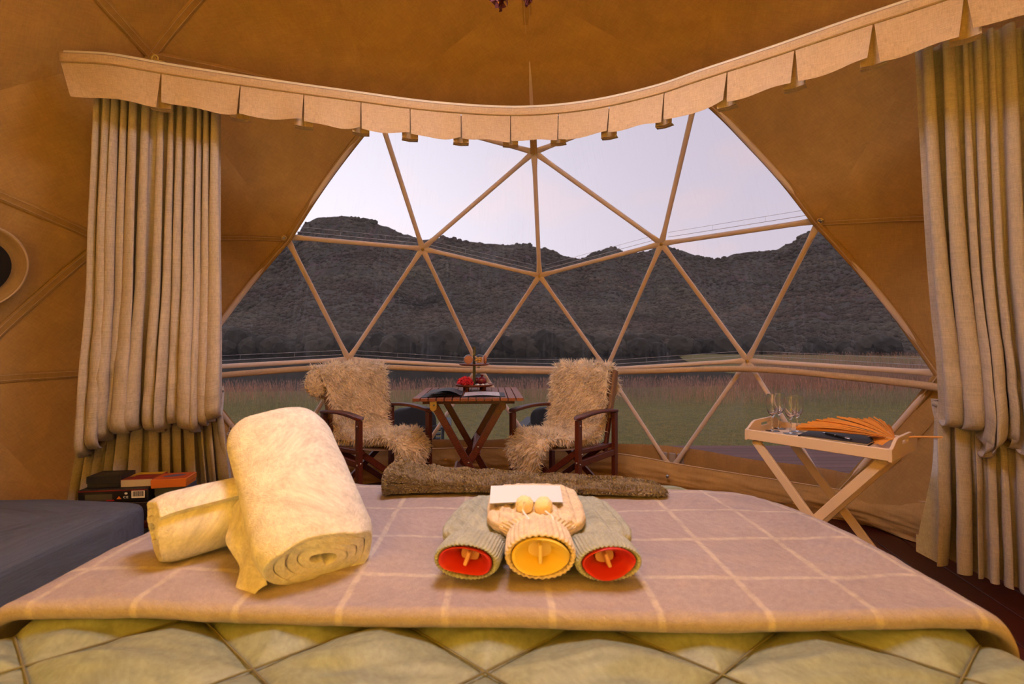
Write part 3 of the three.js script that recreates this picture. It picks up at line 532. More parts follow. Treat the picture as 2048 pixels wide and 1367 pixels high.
// ---------------------------------------------------------------- brown fur throw folded across the foot of the bed
{
  const t = thing('fur_throw', 'brown faux fur throw folded into a strip across the foot of the bed', 'throw');
  const A = [[772, 968, 1.40, 0.115, 0.056], [800, 962, 1.41, 0.12, 0.066], [850, 968, 1.42, 0.115, 0.047], [950, 973, 1.43, 0.11, 0.032], [1060, 978, 1.42, 0.11, 0.024], [1180, 983, 1.41, 0.105, 0.020], [1280, 987, 1.39, 0.095, 0.016], [1332, 989, 1.38, 0.07, 0.011]].map(([x, y, d, w, h]) => ({ p: at(x, y, d), w, h }));
  const c = new THREE.CatmullRomCurve3(A.map((a) => a.p)), val = (v, k) => { const s = v * (A.length - 1), i = Math.min(A.length - 2, Math.floor(s)); return lerp(A[i][k], A[i + 1][k], s - i); };
  const skin = sheet(36, 90, (u, v, q) => {
    const p = c.getPoint(v), a = u * 2 * Math.PI, e = Math.pow(Math.min(1, Math.min(v, 1 - v) / 0.035), 0.5), w = val(v, 'w') * e, h = val(v, 'h') * e * (1 + 0.25 * fbm(v * 14, u * 3, 2)), s = (x) => Math.sign(x) * Math.pow(Math.abs(x), 0.5);
    q.set(p.x, 0.622 + h * 0.55 + s(Math.sin(a)) * h * 0.55 - (Math.sin(a) > 0.5 ? 0.006 * Math.exp(-Math.pow((Math.cos(a) + 0.15) / 0.18, 2)) : 0), p.z + s(Math.cos(a)) * w * 0.62);
    q.y += (0.008 + 0.03 * Math.exp(-v * 9)) * fbm(v * 22, u * 5, 5) * (Math.sin(a) > 0 ? 1 : 0.2);
  }, 0.4, 1, true);
  part('fur_backing', skin, M.brownHide, t);
  tufts('fur_pile', skin, t, M.brownFur, 17000, { seed: 3, len: 0.017, width: 0.0036, bend: 0.35, lift: 1, curl: 0.8, clump: 22, out: (P, N) => (N.y * (P.y - 0.64) < 0 && Math.abs(P.y - 0.64) > 0.01 ? 1 : 1), flow: () => V(0.35, -0.15, 0.25) });
}
// ---------------------------------------------------------------- rolled towels on the bed
function rolledTowel(name, label, o) {
  const t = thing(name, label, 'towel'), r0 = 0.012, th = o.th, turns = o.turns, pitch = th * 1.3, outer = [], inner = [];
  const N = Math.round(turns * 40);
  for (let i = 0; i <= N; i++) { const a = i / N * turns * 2 * Math.PI, r = r0 + pitch * a / (2 * Math.PI); outer.push([Math.cos(a + o.start) * (r + th), Math.sin(a + o.start) * (r + th)]); inner.push([Math.cos(a + o.start) * r, Math.sin(a + o.start) * r]); }
  const sq = ([x, y]) => new THREE.Vector2(x * o.sx, y * o.sy);
  const shape = new THREE.Shape([...outer, ...inner.reverse()].map(sq));
  const g = new THREE.ExtrudeGeometry(shape, { depth: o.len, steps: 22, bevelEnabled: true, bevelSize: 0.0018, bevelThickness: 0.004, bevelSegments: 2, curveSegments: 4 });
  g.translate(0, 0, -o.len / 2);
  const pos = g.attributes.position, Q = V();
  for (let i = 0; i < pos.count; i++) {
    Q.fromBufferAttribute(pos, i); const e = Math.abs(Q.z) / (o.len / 2), rr = Math.hypot(Q.x / o.sx, Q.y / o.sy), k = 1 + 0.05 * fbm(Q.x * 7 + o.seed, Q.y * 7, Q.z * 6, 3) - 0.10 * Math.pow(Math.max(0, (e - 0.75) / 0.25), 2) * (o.taper ?? 1);
    Q.x *= k; Q.y *= k; Q.z += 0.045 * fbm(Q.x * 9, Q.y * 9 + o.seed, rr * 4, 2) * e * Math.sign(Q.z);
    if (Q.y < 0 && o.flat) Q.y = Math.max(Q.y, -o.flat + Q.y * 0.1);
    pos.setXYZ(i, Q.x, Q.y, Q.z);
  }
  const g2_ = toSmooth(g, 0.9);
  const zAx = o.to.clone().sub(o.from).normalize(), x = V().crossVectors(V(0, 1, 0), zAx).normalize(), y = V().crossVectors(zAx, x);
  part('rolled_cloth', g2_.applyMatrix4(new THREE.Matrix4().makeBasis(x, y, zAx).setPosition(o.from.clone().lerp(o.to, 0.5))), M.towel, t);
  return [t, new THREE.Matrix4().makeBasis(x, y, zAx).setPosition(o.from.clone().lerp(o.to, 0.5))];
}
function toSmooth(g, crease) {          // smooth normals across small angles only
  const q = g.index ? g.toNonIndexed() : g, p = q.attributes.position, n = p.count, fn = [], map = new Map(), a = V(), b = V(), c = V();
  for (let i = 0; i < n; i += 3) { a.fromBufferAttribute(p, i); b.fromBufferAttribute(p, i + 1).sub(a); c.fromBufferAttribute(p, i + 2).sub(a); const f = b.clone().cross(c); for (let k = 0; k < 3; k++) fn.push(f); }
  for (let i = 0; i < n; i++) { const k = [p.getX(i), p.getY(i), p.getZ(i)].map((v) => Math.round(v * 2e4)).join(); (map.get(k) || map.set(k, []).get(k)).push(i); }
  const out = new Float32Array(n * 3), cc = Math.cos(crease);
  for (const l of map.values()) for (const i of l) { const s = V(), u = fn[i].clone().normalize(); for (const j of l) if (fn[j].clone().normalize().dot(u) > cc) s.add(fn[j]); s.normalize(); out.set([s.x, s.y, s.z], i * 3); }
  q.setAttribute('normal', new THREE.BufferAttribute(out, 3)); return q;
}
rolledTowel('rolled_towel', 'small cream rolled towel lying underneath the larger leaning roll', { seed: 1, len: 0.30, th: 0.0130, turns: 3, start: 2.4, sx: 1.0, sy: 0.98, flat: 0.062, from: at(322, 1062, 0.955), to: at(610, 985, 1.13), taper: 1.2 });
{
  const [t, m] = rolledTowel('rolled_towel', 'large cream rolled bath towel propped up on the smaller roll', { seed: 6, len: 0.37, th: 0.0132, turns: 4, start: -1.9, sx: 1.28, sy: 0.74, from: at(628, 1078, 0.92), to: at(560, 878, 1.11), taper: 0.8 });
  // loose end of the cloth trailing on the blanket on its left side
  const fl = sheet(20, 40, (u, v, q) => { const w = u * 0.1; q.set(0.088 + 0.034 * u + 0.003 * u * Math.sin(v * 12), -0.026 - w * 0.44 + 0.003 * u * Math.sin(v * 17 + u * 3), lerp(-0.194, 0.02, v) + 0.004 * Math.sin(u * 5)); q.x += 0.006 * Math.exp(-Math.pow((u - 0.9) / 0.2, 2)) * Math.sin(v * 11); }, 0.1, 0.3);
  part('loose_end', fl.applyMatrix4(m), M.towel, t);
}
// ---------------------------------------------------------------- three hot water bottles in knitted covers
function bottle(name, label, o) {
  const t = thing(name, label, 'hot water bottle', [0, 0, 0], 0, null);
  // along the body: s = 0 at its far end, 1 at the mouth
  const L = o.len, prof = [[0, 0.0, 0.2], [0.02, 0.45, 0.5], [0.07, 0.80, 0.8], [0.16, 0.97, 1], [0.4, 1, 1.08], [0.58, 0.97, 1], [0.66, 0.86, 0.95], [0.71, 0.68, 0.86], [0.75, 0.54, 0.84], [0.775, 0.52, 0.9], [0.80, 0.565, 1.02], [0.86, 0.58, 1.07], [0.93, 0.585, 1.1], [0.98, 0.585, 1.1], [1, 0.555, 1.03], [0.995, 0.51, 0.94], [0.97, 0.485, 0.88], [0.90, 0.44, 0.8]];
  const arc = [0]; for (let i = 1; i < prof.length; i++) arc.push(arc[i - 1] + Math.hypot(prof[i][0] - prof[i - 1][0], 0.3 * (prof[i][1] - prof[i - 1][1])));
  const P = (v) => { const d = v * arc[arc.length - 1]; let i = 0; while (i < prof.length - 2 && arc[i + 1] < d) i++; const k = (d - arc[i]) / (arc[i + 1] - arc[i]); return [0, 1, 2].map((c) => lerp(prof[i][c], prof[i + 1][c], k)); };
  const body = (u, v, q, knit) => {
    const [s, w, h] = P(v), a = u * 2 * Math.PI, ca = Math.cos(a), sa = Math.sin(a), e = s < 0.7 ? 0.62 : 0.95, sg = (x, p) => Math.sign(x) * Math.pow(Math.abs(x), p);
    let x = sg(ca, e) * w * o.w / 2, y = sg(sa, e) * h * (s > 0.72 ? o.neckH : o.h) / 2 * (w < 0.3 ? w / 0.3 : 1), z = -s * L;
    let k = 0;
    if (s < 0.7) { const col = x / 0.034, f = col - Math.round(col); k = 0.0036 * (1 - smoothstep(Math.abs(ca), 0.8, 0.97)) * smoothstep(s, 0.02, 0.14) * (Math.abs(f) > 0.36 ? -1 : Math.cos(f * 5.5) * (0.55 + 0.45 * Math.sin(s * L * 2 * Math.PI / 0.036 + (f > 0 ? 1 : -1) * 1.3 + Math.round(col)))); }
    else k = 0.0012 * Math.sin(a * (o.ribs || 46));
    const nl = Math.hypot(ca, sa); x += ca / nl * k * knit; y += sa / nl * k * knit * (s < 0.7 ? 1.3 : 1);
    q.set(x, y + (s > 0.72 ? o.lift * smoothstep(s, 0.7, 0.85) : 0), z);
  };
  const place = new THREE.Matrix4().makeRotationFromEuler(new THREE.Euler(o.tilt || 0, o.turn, o.roll || 0, 'YXZ')).setPosition(o.at);
  const flip = new THREE.Matrix4().makeRotationY(Math.PI);      // mouth comes towards the photographer
  const put = (g) => g.applyMatrix4(flip).applyMatrix4(place);
  part('knitted_cover', put(sheet(220, 220, (u, v, q) => body(u, v, q, 1), 0.6, 0.5, true)), o.mat, t);
  // rubber spout: a flared funnel with a thick lip, oval
  const nw = 0.5 * o.w * 0.47, nh = 0.5 * o.neckH * 0.86;
  const ring = [[0.30, 0.84], [0.34, 0.86], [0.38, 0.88], [0.45, 0.91], [0.62, 0.95], [0.86, 0.985], [0.97, 1.0], [1.0, 0.995], [1.03, 0.985], [0.98, 0.96], [0.8, 0.93]];
  part('rubber_spout', put(sheet(60, ring.length - 1, (u, v, q) => { const [r, s] = ring[Math.round(v * (ring.length - 1))], a = u * 2 * Math.PI; q.set(Math.cos(a) * nw * r, Math.sin(a) * nh * r * (1 + (o.warp || 0) * Math.sin(a * 2 + 1)) + o.lift, -s * L - 0.003 + 0.004 * Math.sin(a * 2 + o.turn * 9) * (r > 0.6 ? 1 : 0)); }, 0.2, 0.1, true)), o.rubber, t);
  const st = [new THREE.CylinderGeometry(nh * 0.62, nh * 0.66, 0.012, 30).rotateX(Math.PI / 2).translate(0, o.lift, -L * 0.90), rbox(0.007, nh * 1.05, 0.026, 0.0025).rotateZ(o.tab || 0).translate(0, o.lift, -L * 0.90 - 0.017)];
  part('stopper', put(join(st)), o.stop, t);
  return [t, put, o];
}
const bz = 0.622;
bottle('hot_water_bottle', 'sage knitted hot water bottle with red spout on the left under the cream one', { len: 0.40, w: 0.205, h: 0.036, neckH: 0.060, lift: 0.014, at: at(1016, 968, 1.252).setY(bz + 0.021), turn: -0.185, tilt: 0.0, mat: M.sageKnit, rubber: M.redRubber, stop: M.stopper, tab: 0.35, warp: 0.12 });
bottle('hot_water_bottle', 'sage knitted hot water bottle with red spout on the right under the cream one', { len: 0.40, w: 0.205, h: 0.036, neckH: 0.060, lift: 0.014, at: at(1127, 968, 1.25).setY(bz + 0.021), turn: 0.10, tilt: 0.0, mat: M.sageKnit, rubber: M.redRubber, stop: M.stopper, tab: -0.35, warp: -0.1 });
{
  const [t, put, o] = bottle('hot_water_bottle', 'cream knitted hot water bottle with yellow spout and pompoms lying on top', { len: 0.385, w: 0.215, h: 0.038, neckH: 0.076, lift: -0.004, at: at(1065, 962, 1.235).setY(bz + 0.057), turn: -0.005, tilt: 0.015, mat: M.creamKnit, rubber: M.yellowRubber, stop: M.paleStopper, tab: 0, ribs: 34 });
  for (const [x, y, d, r] of [[1049, 1009, 1.015, 0.019], [1087, 1012, 1.01, 0.0195]]) {
    const c = at(x, y, d), g = sheet(28, 18, (u, v, q) => { const a = u * 2 * Math.PI, b = v * Math.PI, k = r * (1 + 0.22 * fbm(Math.cos(a) * Math.sin(b) * 3 + x, Math.cos(b) * 3, Math.sin(a) * Math.sin(b) * 3, 3)); q.set(c.x + k * Math.sin(b) * Math.cos(a), c.y + k * Math.cos(b), c.z + k * Math.sin(b) * Math.sin(a)); }, 0.1, 0.1, true);
    const pm = part('pompom', g, M.pompom, t, 'fluffy cream pompom');
    const r2 = new THREE.IcosahedronGeometry(r * 0.8, 4).translate(c.x, c.y, c.z);
    tufts('pompom_yarn', r2, pm, M.pompom, 1100, { seed: x, len: 0.0075, width: 0.002, bend: 0.2, lift: 1, curl: 0.5, clump: 90, flow: () => V(0, 0, 0) });
  }
  const knot = at(1085, 1064, 0.872), c1 = at(1049, 1004, 1.0).add(V(0, 0.004, 0.012)), c2 = at(1090, 1018, 0.995).add(V(0, 0, 0.012));
  part('drawstring', [tube([c1, at(1046, 1018, 0.992), at(1056, 1036, 0.945), at(1070, 1052, 0.905), knot], 0.0027, 40, 7), tube([c2, at(1106, 1036, 0.945), at(1100, 1053, 0.905), knot], 0.0022, 40, 7)], M.yarn, t);
}
{
  const card = one('envelope', 'blank white envelope lying flat on the cream hot water bottle', 'envelope', (() => {
    const y0 = bz + 0.0815, Pn = [[982, 971], [1120, 971], [1126, 1004], [979, 1006]].map(([x, y]) => { const d = (EYE - y0) * F / (y - CY); return at(x, y, d); });
    const g = sheet(8, 8, (u, v, q) => { q.copy(Pn[0]).lerp(Pn[1], u).lerp(Pn[3].clone().lerp(Pn[2], u), v); q.y += 0.002 * Math.sin(u * 3); }, 1, 1), h = sheet(8, 8, (u, v, q) => { q.copy(Pn[0]).lerp(Pn[1], u).lerp(Pn[3].clone().lerp(Pn[2], u), v); q.y += 0.002 * Math.sin(u * 3) - 0.0025; }, 1, 1);
    return [g, h];
  })(), M.paper);
}
// ---------------------------------------------------------------- blue couch on the left, board games behind it
{
  const t = thing('couch', 'slate blue upholstered couch end on the left beside the bed', 'couch');
  const c = sheet(60, 60, (u, v, q) => {
    const a = u * 2 * Math.PI, b = (v - 0.5) * Math.PI, sg = (x, p) => Math.sign(x) * Math.pow(Math.abs(x), p);
    q.set(-1.755 + sg(Math.cos(a), 0.16) * sg(Math.cos(b), 0.2) * 0.385, 0.325 + sg(Math.sin(b), 0.22) * 0.13, -1.15 + sg(Math.sin(a), 0.16) * sg(Math.cos(b), 0.2) * 0.70);
    if (q.y > 0.4) q.y += 0.018 * fbm(q.x * 4, q.z * 4, 2) + 0.012 * Math.cos((q.x + 1.8) * 3.5);
  }, 2, 1, true);
  part('seat_cushion', c, M.couch, t);
  part('couch_base', rbox(0.74, 0.16, 1.36, 0.02).translate(-1.755, 0.13, -1.15), M.couch, t);
  part('armrest', rbox(0.74, 0.34, 0.16, 0.05, 4).translate(-1.755, 0.60, -0.60), M.couch, t);  // out of view, placed to shade the lower left wall from the lamp
  for (const [x, z] of [[-2.05, -0.55], [-1.46, -0.55], [-2.05, -1.74], [-1.46, -1.74]]) part('leg', new THREE.CylinderGeometry(0.02, 0.016, 0.056, 12).translate(x, 0.028, z), M.darkWood, t);
}
{
  const st = thing('side_stool', 'low dark stool holding the board games by the left curtain', 'stool', [-1.5, 0, -1.975]);
  part('seat', rbox(0.42, 0.03, 0.2, 0.008).translate(0, 0.335, 0), M.darkWood, st);
  for (const [x, z] of [[-0.18, -0.075], [0.18, -0.075], [-0.18, 0.075], [0.18, 0.075]]) part('leg', rbox(0.035, 0.32, 0.035, 0.004).translate(x, 0.16, z), M.darkWood, st);
  const art = (w, h, fn) => { const c = document.createElement('canvas'); c.width = w; c.height = h; fn(c.getContext('2d'), w, h); const t = new THREE.CanvasTexture(c); t.colorSpace = THREE.SRGBColorSpace; t.magFilter = THREE.LinearFilter; return mat([1, 1, 1], { map: t, roughness: 0.45 }); };
  const plain = (r, g, b) => mat([r, g, b], { roughness: 0.45 });
  const front = (w, h, x, y, z) => new THREE.PlaneGeometry(w, h).translate(x, y, z);
  const games = 'board games and card boxes stacked beside the left curtain';
  function box(label, [w, h, d], pos, turn, body, facePrint, topPrint) {
    const t = thing('game_box', label, 'game box', pos, turn, games);
    part('tray', rbox(w - 0.004, h * 0.5, d - 0.004, 0.002).translate(0, h * 0.25, 0), body, t);
    part('lid', rbox(w, h * 0.62, d, 0.002).translate(0, h * 0.69, 0), body, t);
    if (facePrint) part('side_print', rbox(w - 0.004, h * 0.9, 0.0016, 0.0005).translate(0, h * 0.52, d / 2 + 0.0004), facePrint, t);
    if (topPrint) part('lid_print', rbox(w - 0.006, 0.0016, d - 0.006, 0.0005).translate(0, h + 0.0002, 0), topPrint, t);
    return t;
  }
  const dark = plain(0.035, 0.03, 0.032), blk = plain(0.012, 0.011, 0.013), red = plain(0.22, 0.012, 0.012), yel = plain(0.5, 0.33, 0.03), org = plain(0.55, 0.14, 0.015), navy = plain(0.05, 0.05, 0.075);
  const wild = art(512, 128, (c, w, h) => { c.fillStyle = '#2b2526'; c.fillRect(0, 0, w, h); c.fillStyle = '#d8cfc8'; c.font = 'bold 54px serif'; c.fillText('WILD', 330, 62); c.fillStyle = '#a59a92'; c.font = '22px serif'; for (let i = 0; i < 3; i++) c.fillRect(330 + i * 34, 80, 26, 6); c.fillRect(310, 110, 190, 3); });
  const code = art(512, 128, (c, w, h) => { c.fillStyle = '#0d0a0b'; c.fillRect(0, 0, w, h); c.fillStyle = '#6d1210'; c.fillRect(0, 0, w, 12); c.fillStyle = '#4a463c'; c.fillRect(50, 40, 200, 70); c.fillStyle = '#e9e4da'; c.fillRect(392, 14, 100, 78); c.fillStyle = '#181414'; for (let i = 0, x = 402; x < 482; i++) { const b = 2 + (i * 7 % 5); c.fillRect(x, 22, b, 54); x += b + 2 + (i * 3 % 3); } c.fillStyle = '#e8e4e0'; c.font = 'bold 34px sans-serif'; c.fillText('CE', 330, 92); c.beginPath(); c.arc(352, 40, 12, 0, 7); c.fill(); c.fillStyle = '#d8702a'; c.beginPath(); c.moveTo(280, 98); c.lineTo(300, 66); c.lineTo(320, 98); c.fill(); c.fillStyle = '#b02222'; c.fillRect(205, 102, 60, 14); });
  const yellowRed = art(256, 128, (c, w, h) => { c.fillStyle = '#6a2318'; c.fillRect(0, 0, w, h); c.fillStyle = '#b58a18'; c.fillRect(0, 0, 256, 50); c.fillStyle = '#7a1518'; c.fillRect(60, 44, 196, 84); c.fillStyle = '#c9a12a'; c.fillRect(10, 60, 40, 14); c.fillStyle = '#8c2a24'; c.fillRect(110, 70, 90, 26); });
  const orange = art(256, 128, (c, w, h) => { c.fillStyle = '#b8491a'; c.fillRect(0, 0, w, h); c.fillStyle = '#5b5366'; c.beginPath(); c.ellipse(128, 60, 84, 26, -0.1, 0, 7); c.fill(); c.strokeStyle = '#8a5330'; c.lineWidth = 5; c.strokeRect(12, 12, w - 24, h - 24); });
  const words = art(256, 96, (c, w, h) => { c.fillStyle = '#121013'; c.fillRect(0, 0, w, h); c.fillStyle = '#4b4038'; for (let i = 0; i < 9; i++) c.fillRect(40 + i * 20, 30 + (i % 2) * 10, 13, 22); });
  const X = -1.51, Z = -1.975;
  box('large dark game box marked WILD at the bottom of the stack', [0.36, 0.072, 0.19], [X + 0.03, 0.35, Z], 0.10, dark, wild, dark);
  box('black game box with a barcode label lying above the dark one', [0.25, 0.052, 0.17], [X - 0.055, 0.423, Z + 0.02], 0.13, blk, code, blk);
  box('small black deck box on the left end of the stack', [0.125, 0.046, 0.09], [X - 0.10, 0.476, Z + 0.045], 0.12, blk, null, words);
  box('small yellow and red game box beside the black deck box', [0.115, 0.030, 0.11], [X + 0.015, 0.476, Z + 0.02], 0.16, red, plain(0.55, 0.45, 0.28), yellowRed);
  box('orange card game box with a dark oval on its lid', [0.125, 0.034, 0.10], [X + 0.142, 0.474, Z + 0.03], 0.22, org, org, orange);
  box('flat navy game box under the orange one', [0.115, 0.05, 0.09], [X + 0.142, 0.423, Z + 0.02], 0.2, navy, null, words);
}
// ---------------------------------------------------------------- folding tray table on the right
{
  const y0 = 0.655, yi = 0.626, FL = at(1490, 855, 2.18), FR = at(1784, 896, 1.76); FL.y = FR.y = y0;
  const c0 = FL.clone().add(FR).multiplyScalar(0.5), dx = FR.clone().sub(FL).normalize(), turn = Math.atan2(-dx.z, dx.x), W = FL.distanceTo(FR), D = 0.36;
  const dz = V(-Math.sin(-turn), 0, 0); // unused helper axis
  const back = V(0, 1, 0).cross(dx).negate(); const org = c0.clone().addScaledVector(back.dot(V(0, 0, -1)) > 0 ? back : back.negate(), D / 2).setY(0);
  const t = thing('tray_table', 'cream painted butler tray on folding crossed legs by the right curtain', 'table', org.toArray(), turn);
  // its own axes: x along the tray, +z towards the bed
  const yb = y0 - 0.045;
  part('tray_bottom', rbox(W - 0.01, 0.008, D - 0.01, 0.002).translate(0, yi, 0), M.trayWood, t);
  for (const s of [-1, 1]) part('long_side', rbox(W, 0.045, 0.012, 0.003).translate(0, yb + 0.0225, s * (D / 2 - 0.006)), M.trayWood, t);
  for (const s of [-1, 1]) {
    const sh = new THREE.Shape(); sh.moveTo(-D / 2, 0); sh.lineTo(D / 2, 0); sh.lineTo(D / 2, 0.043); sh.bezierCurveTo(D / 2 - 0.03, 0.045, D / 2 - 0.05, 0.075, D / 2 - 0.09, 0.077); sh.lineTo(-D / 2 + 0.09, 0.077); sh.bezierCurveTo(-D / 2 + 0.05, 0.075, -D / 2 + 0.03, 0.045, -D / 2, 0.043); sh.closePath();
    const h = new THREE.Path(); h.moveTo(-0.036, 0.045); h.lineTo(0.036, 0.045); h.bezierCurveTo(0.048, 0.045, 0.048, 0.063, 0.036, 0.063); h.lineTo(-0.036, 0.063); h.bezierCurveTo(-0.048, 0.063, -0.048, 0.045, -0.036, 0.045); sh.holes.push(h);
    part('handle_end', new THREE.ExtrudeGeometry(sh, { depth: 0.008, bevelEnabled: true, bevelSize: 0.002, bevelThickness: 0.002, bevelSegments: 2, curveSegments: 10 }).rotateY(Math.PI / 2).translate(s * (W / 2 - 0.005) - 0.004, yb, 0), M.trayWood, t);
  }
  const zf = D / 2 - 0.025, hw = W / 2 - 0.035;
  for (const z of [zf, -zf]) part('leg', bar(V(-hw, yb - 0.005, z), V(hw, 0.01, z), 0.016, 0.036, V(0, 1, 0), 0.003), M.trayWood, t);
  for (const z of [zf - 0.02, -zf + 0.02]) part('leg', bar(V(hw, yb - 0.005, z), V(-hw, 0.01, z), 0.016, 0.036, V(0, 1, 0), 0.003), M.trayWood, t);
  for (const x of [-hw, hw]) { part('top_rail', rbox(0.03, 0.018, D - 0.05, 0.003).translate(x, yb - 0.008, 0), M.trayWood, t); part('foot_rail', rbox(0.02, 0.02, D - 0.05, 0.003).translate(x * 0.96, 0.03, 0), M.trayWood, t); }
  for (const z of [zf + 0.009, -zf - 0.009]) part('pivot_bolt', rod(V(0, (yb) / 2, z - 0.002), V(0, yb / 2, z + 0.003), 0.006, 14), M.blackMetal, t);
  part('webbing_strap', ribbon([V(-hw + 0.01, yb - 0.012, -zf + 0.05), V(0, yb - 0.05, -zf + 0.05), V(hw - 0.01, yb - 0.012, -zf + 0.05)], 0.01, 0.002, V(0, 1, 0), 20), M.linen, t);
  const L2W = (x, y, z) => V(x, y, z).applyAxisAngle(V(0, 1, 0), turn).add(org);
  const ty = yi + 0.0045;
  // stemware
  const glassG = lathe([[0, 0.0], [0.031, 0.0], [0.031, 0.0012], [0.012, 0.003], [0.0042, 0.008], [0.0036, 0.03], [0.0036, 0.062], [0.006, 0.07], [0.016, 0.080], [0.0245, 0.098], [0.0275, 0.118], [0.0265, 0.145], [0.0235, 0.172], [0.0228, 0.1725], [0.0222, 0.171], [0.0254, 0.144], [0.0264, 0.118], [0.0236, 0.1], [0.0152, 0.0835], [0.006, 0.076], [0, 0.075]], 40);
  const lead = ['leftmost clear wine glass at the front of the tray', 'clear wine glass behind the leftmost one on the tray', 'front right clear wine glass nearest the black folder', 'clear wine glass behind the front right one near the palm fan'];
  [[1545, 860.5, 2.27], [1558, 857.5, 2.33], [1581, 866, 2.20], [1594, 862, 2.25]].forEach(([x, y, d], i) => { const p = at(x, y, d).setY(ty); const gm = one('wine_glass', lead[i], 'wine glass', glassG.clone(), M.glass, 'wine glasses on the tray'); gm.position.copy(p); });
  // folder, pen
  const fc = V(1.428, ty, -2.095), ft = -0.83;
  const f = thing('folder', 'black leather guest folder lying shut on the tray', 'folder', fc.toArray(), ft);
  part('back_cover', rbox(0.25, 0.003, 0.23, 0.0012).translate(0, 0.002, 0), M.leather, f);
  part('pages', rbox(0.24, 0.006, 0.22, 0.001).translate(0.002, 0.0065, 0), M.paper, f);
  part('front_cover', rbox(0.25, 0.003, 0.23, 0.0012).translate(0, 0.011, 0), M.leather, f);
  part('spine', rbox(0.004, 0.011, 0.23, 0.0015).translate(-0.125, 0.0065, 0), M.leather, f);
  part('embossed_line', rbox(0.05, 0.0006, 0.003, 0.0002).translate(0.02, 0.0127, -0.035), M.chrome, f);
  const pa = at(1645, 860, 2.14).setY(ty + 0.0172), pb = at(1702, 874.5, 1.985).setY(ty + 0.0172), pen = thing('pen', 'black and chrome ballpoint pen lying across the folder', 'pen'), pp = (k) => pa.clone().lerp(pb, k);
  part('barrel', [rod(pp(0.12), pp(0.46), 0.0042, 16), rod(pp(0.50), pp(0.82), 0.0046, 16)], M.black, pen);
  part('tip', (() => { const g = new THREE.CylinderGeometry(0.0042, 0.001, pa.distanceTo(pb) * 0.12, 14); g.applyMatrix4(new THREE.Matrix4().makeRotationFromQuaternion(new THREE.Quaternion().setFromUnitVectors(V(0, 1, 0), pb.clone().sub(pa).normalize())).setPosition(pp(0.06))); return g; })(), M.chrome, pen);
  part('ring', rod(pp(0.46), pp(0.50), 0.0049, 16), M.chrome, pen);
  part('clip', bar(pp(0.80).add(V(0, 0.006, 0)), pp(0.97).add(V(0, 0.006, 0)), 0.003, 0.0015, V(0, 1, 0), 0.0005), M.chrome, pen);
  part('cap_end', rod(pp(0.82), pp(0.98), 0.0044, 14), M.chrome, pen);
  part('button', rod(pp(0.98), pp(1.02), 0.0026, 12), M.black, pen);
  // dried palm fan: many folded blades from one stalk
  const fan = thing('dried_palm_leaf', 'orange dried palm fan lying behind the black folder', 'palm leaf'), hub = at(1790, 877, 1.90), rr = mulberry(8);
  const tips = [[1597, 857, 2.16], [1592, 855, 2.14], [1604, 851, 2.17], [1622, 846, 2.17], [1640, 841, 2.17], [1660, 838.5, 2.16], [1682, 837, 2.14], [1704, 838, 2.12], [1720, 841, 2.10], [1738, 836, 2.08], [1752, 839, 2.06], [1764, 843, 2.03], [1776, 850, 2.0], [1784, 858, 1.97]];
  const tc = new THREE.CatmullRomCurve3(tips.map(([x, y, d]) => at(x, y, d)));
  for (let i = 0; i < 46; i++) {
    const k = i / 45, tip = tc.getPoint(k).add(V((rr() - 0.5) * 0.012, (rr() - 0.5) * 0.012 + 0.004, (rr() - 0.5) * 0.01)), nx = tc.getPoint(Math.min(1, k + 0.02)), pv = tc.getPoint(Math.max(0, k - 0.02)), wv = nx.clone().sub(pv).multiplyScalar(0.62), lift = 0.004 + 0.012 * rr(), sgn = i % 2 ? 1 : -1;
    part('palm_blade', sheet(4, 10, (u, v, q) => { const w = (u - 0.5) * Math.pow(v, 0.85) * (v > 0.93 ? 1 - (v - 0.93) * 8 : 1); q.copy(hub).lerp(tip, v).addScaledVector(wv, w).add(V(0, Math.sin(v * Math.PI) * lift + (0.5 - Math.abs(u - 0.5)) * 0.014 * v * sgn, 0)); q.y = Math.max(q.y, ty + 0.002); }, 0.02, 0.2), M.palm, fan);
  }
  const low2 = [[1738, 872, 2.06], [1744, 879, 2.0], [1748, 886, 1.95], [1757, 890, 1.91]];
  for (let i = 0; i < 7; i++) { const k = i / 6 * 3, j = Math.min(2, Math.floor(k)), tip = at(...low2[j]).lerp(at(...low2[j + 1]), k - j).setY(ty + 0.006 + 0.004 * rr()), h2 = hub; part('palm_blade', sheet(4, 8, (u, v, q) => { const w = (u - 0.5) * Math.pow(v, 0.85); q.copy(h2).lerp(tip, v).add(V(w * 0.016, (0.5 - Math.abs(u - 0.5)) * 0.01 * v + Math.sin(v * 3) * 0.006, w * 0.02)); }, 0.02, 0.1), M.palm, fan); }
  part('stalk', tube([hub.clone().add(V(-0.03, 0.002, -0.01)), hub, at(1830, 873, 1.9), at(1885, 874, 1.86)], 0.0042, 30, 8), M.palmStem, fan);
}
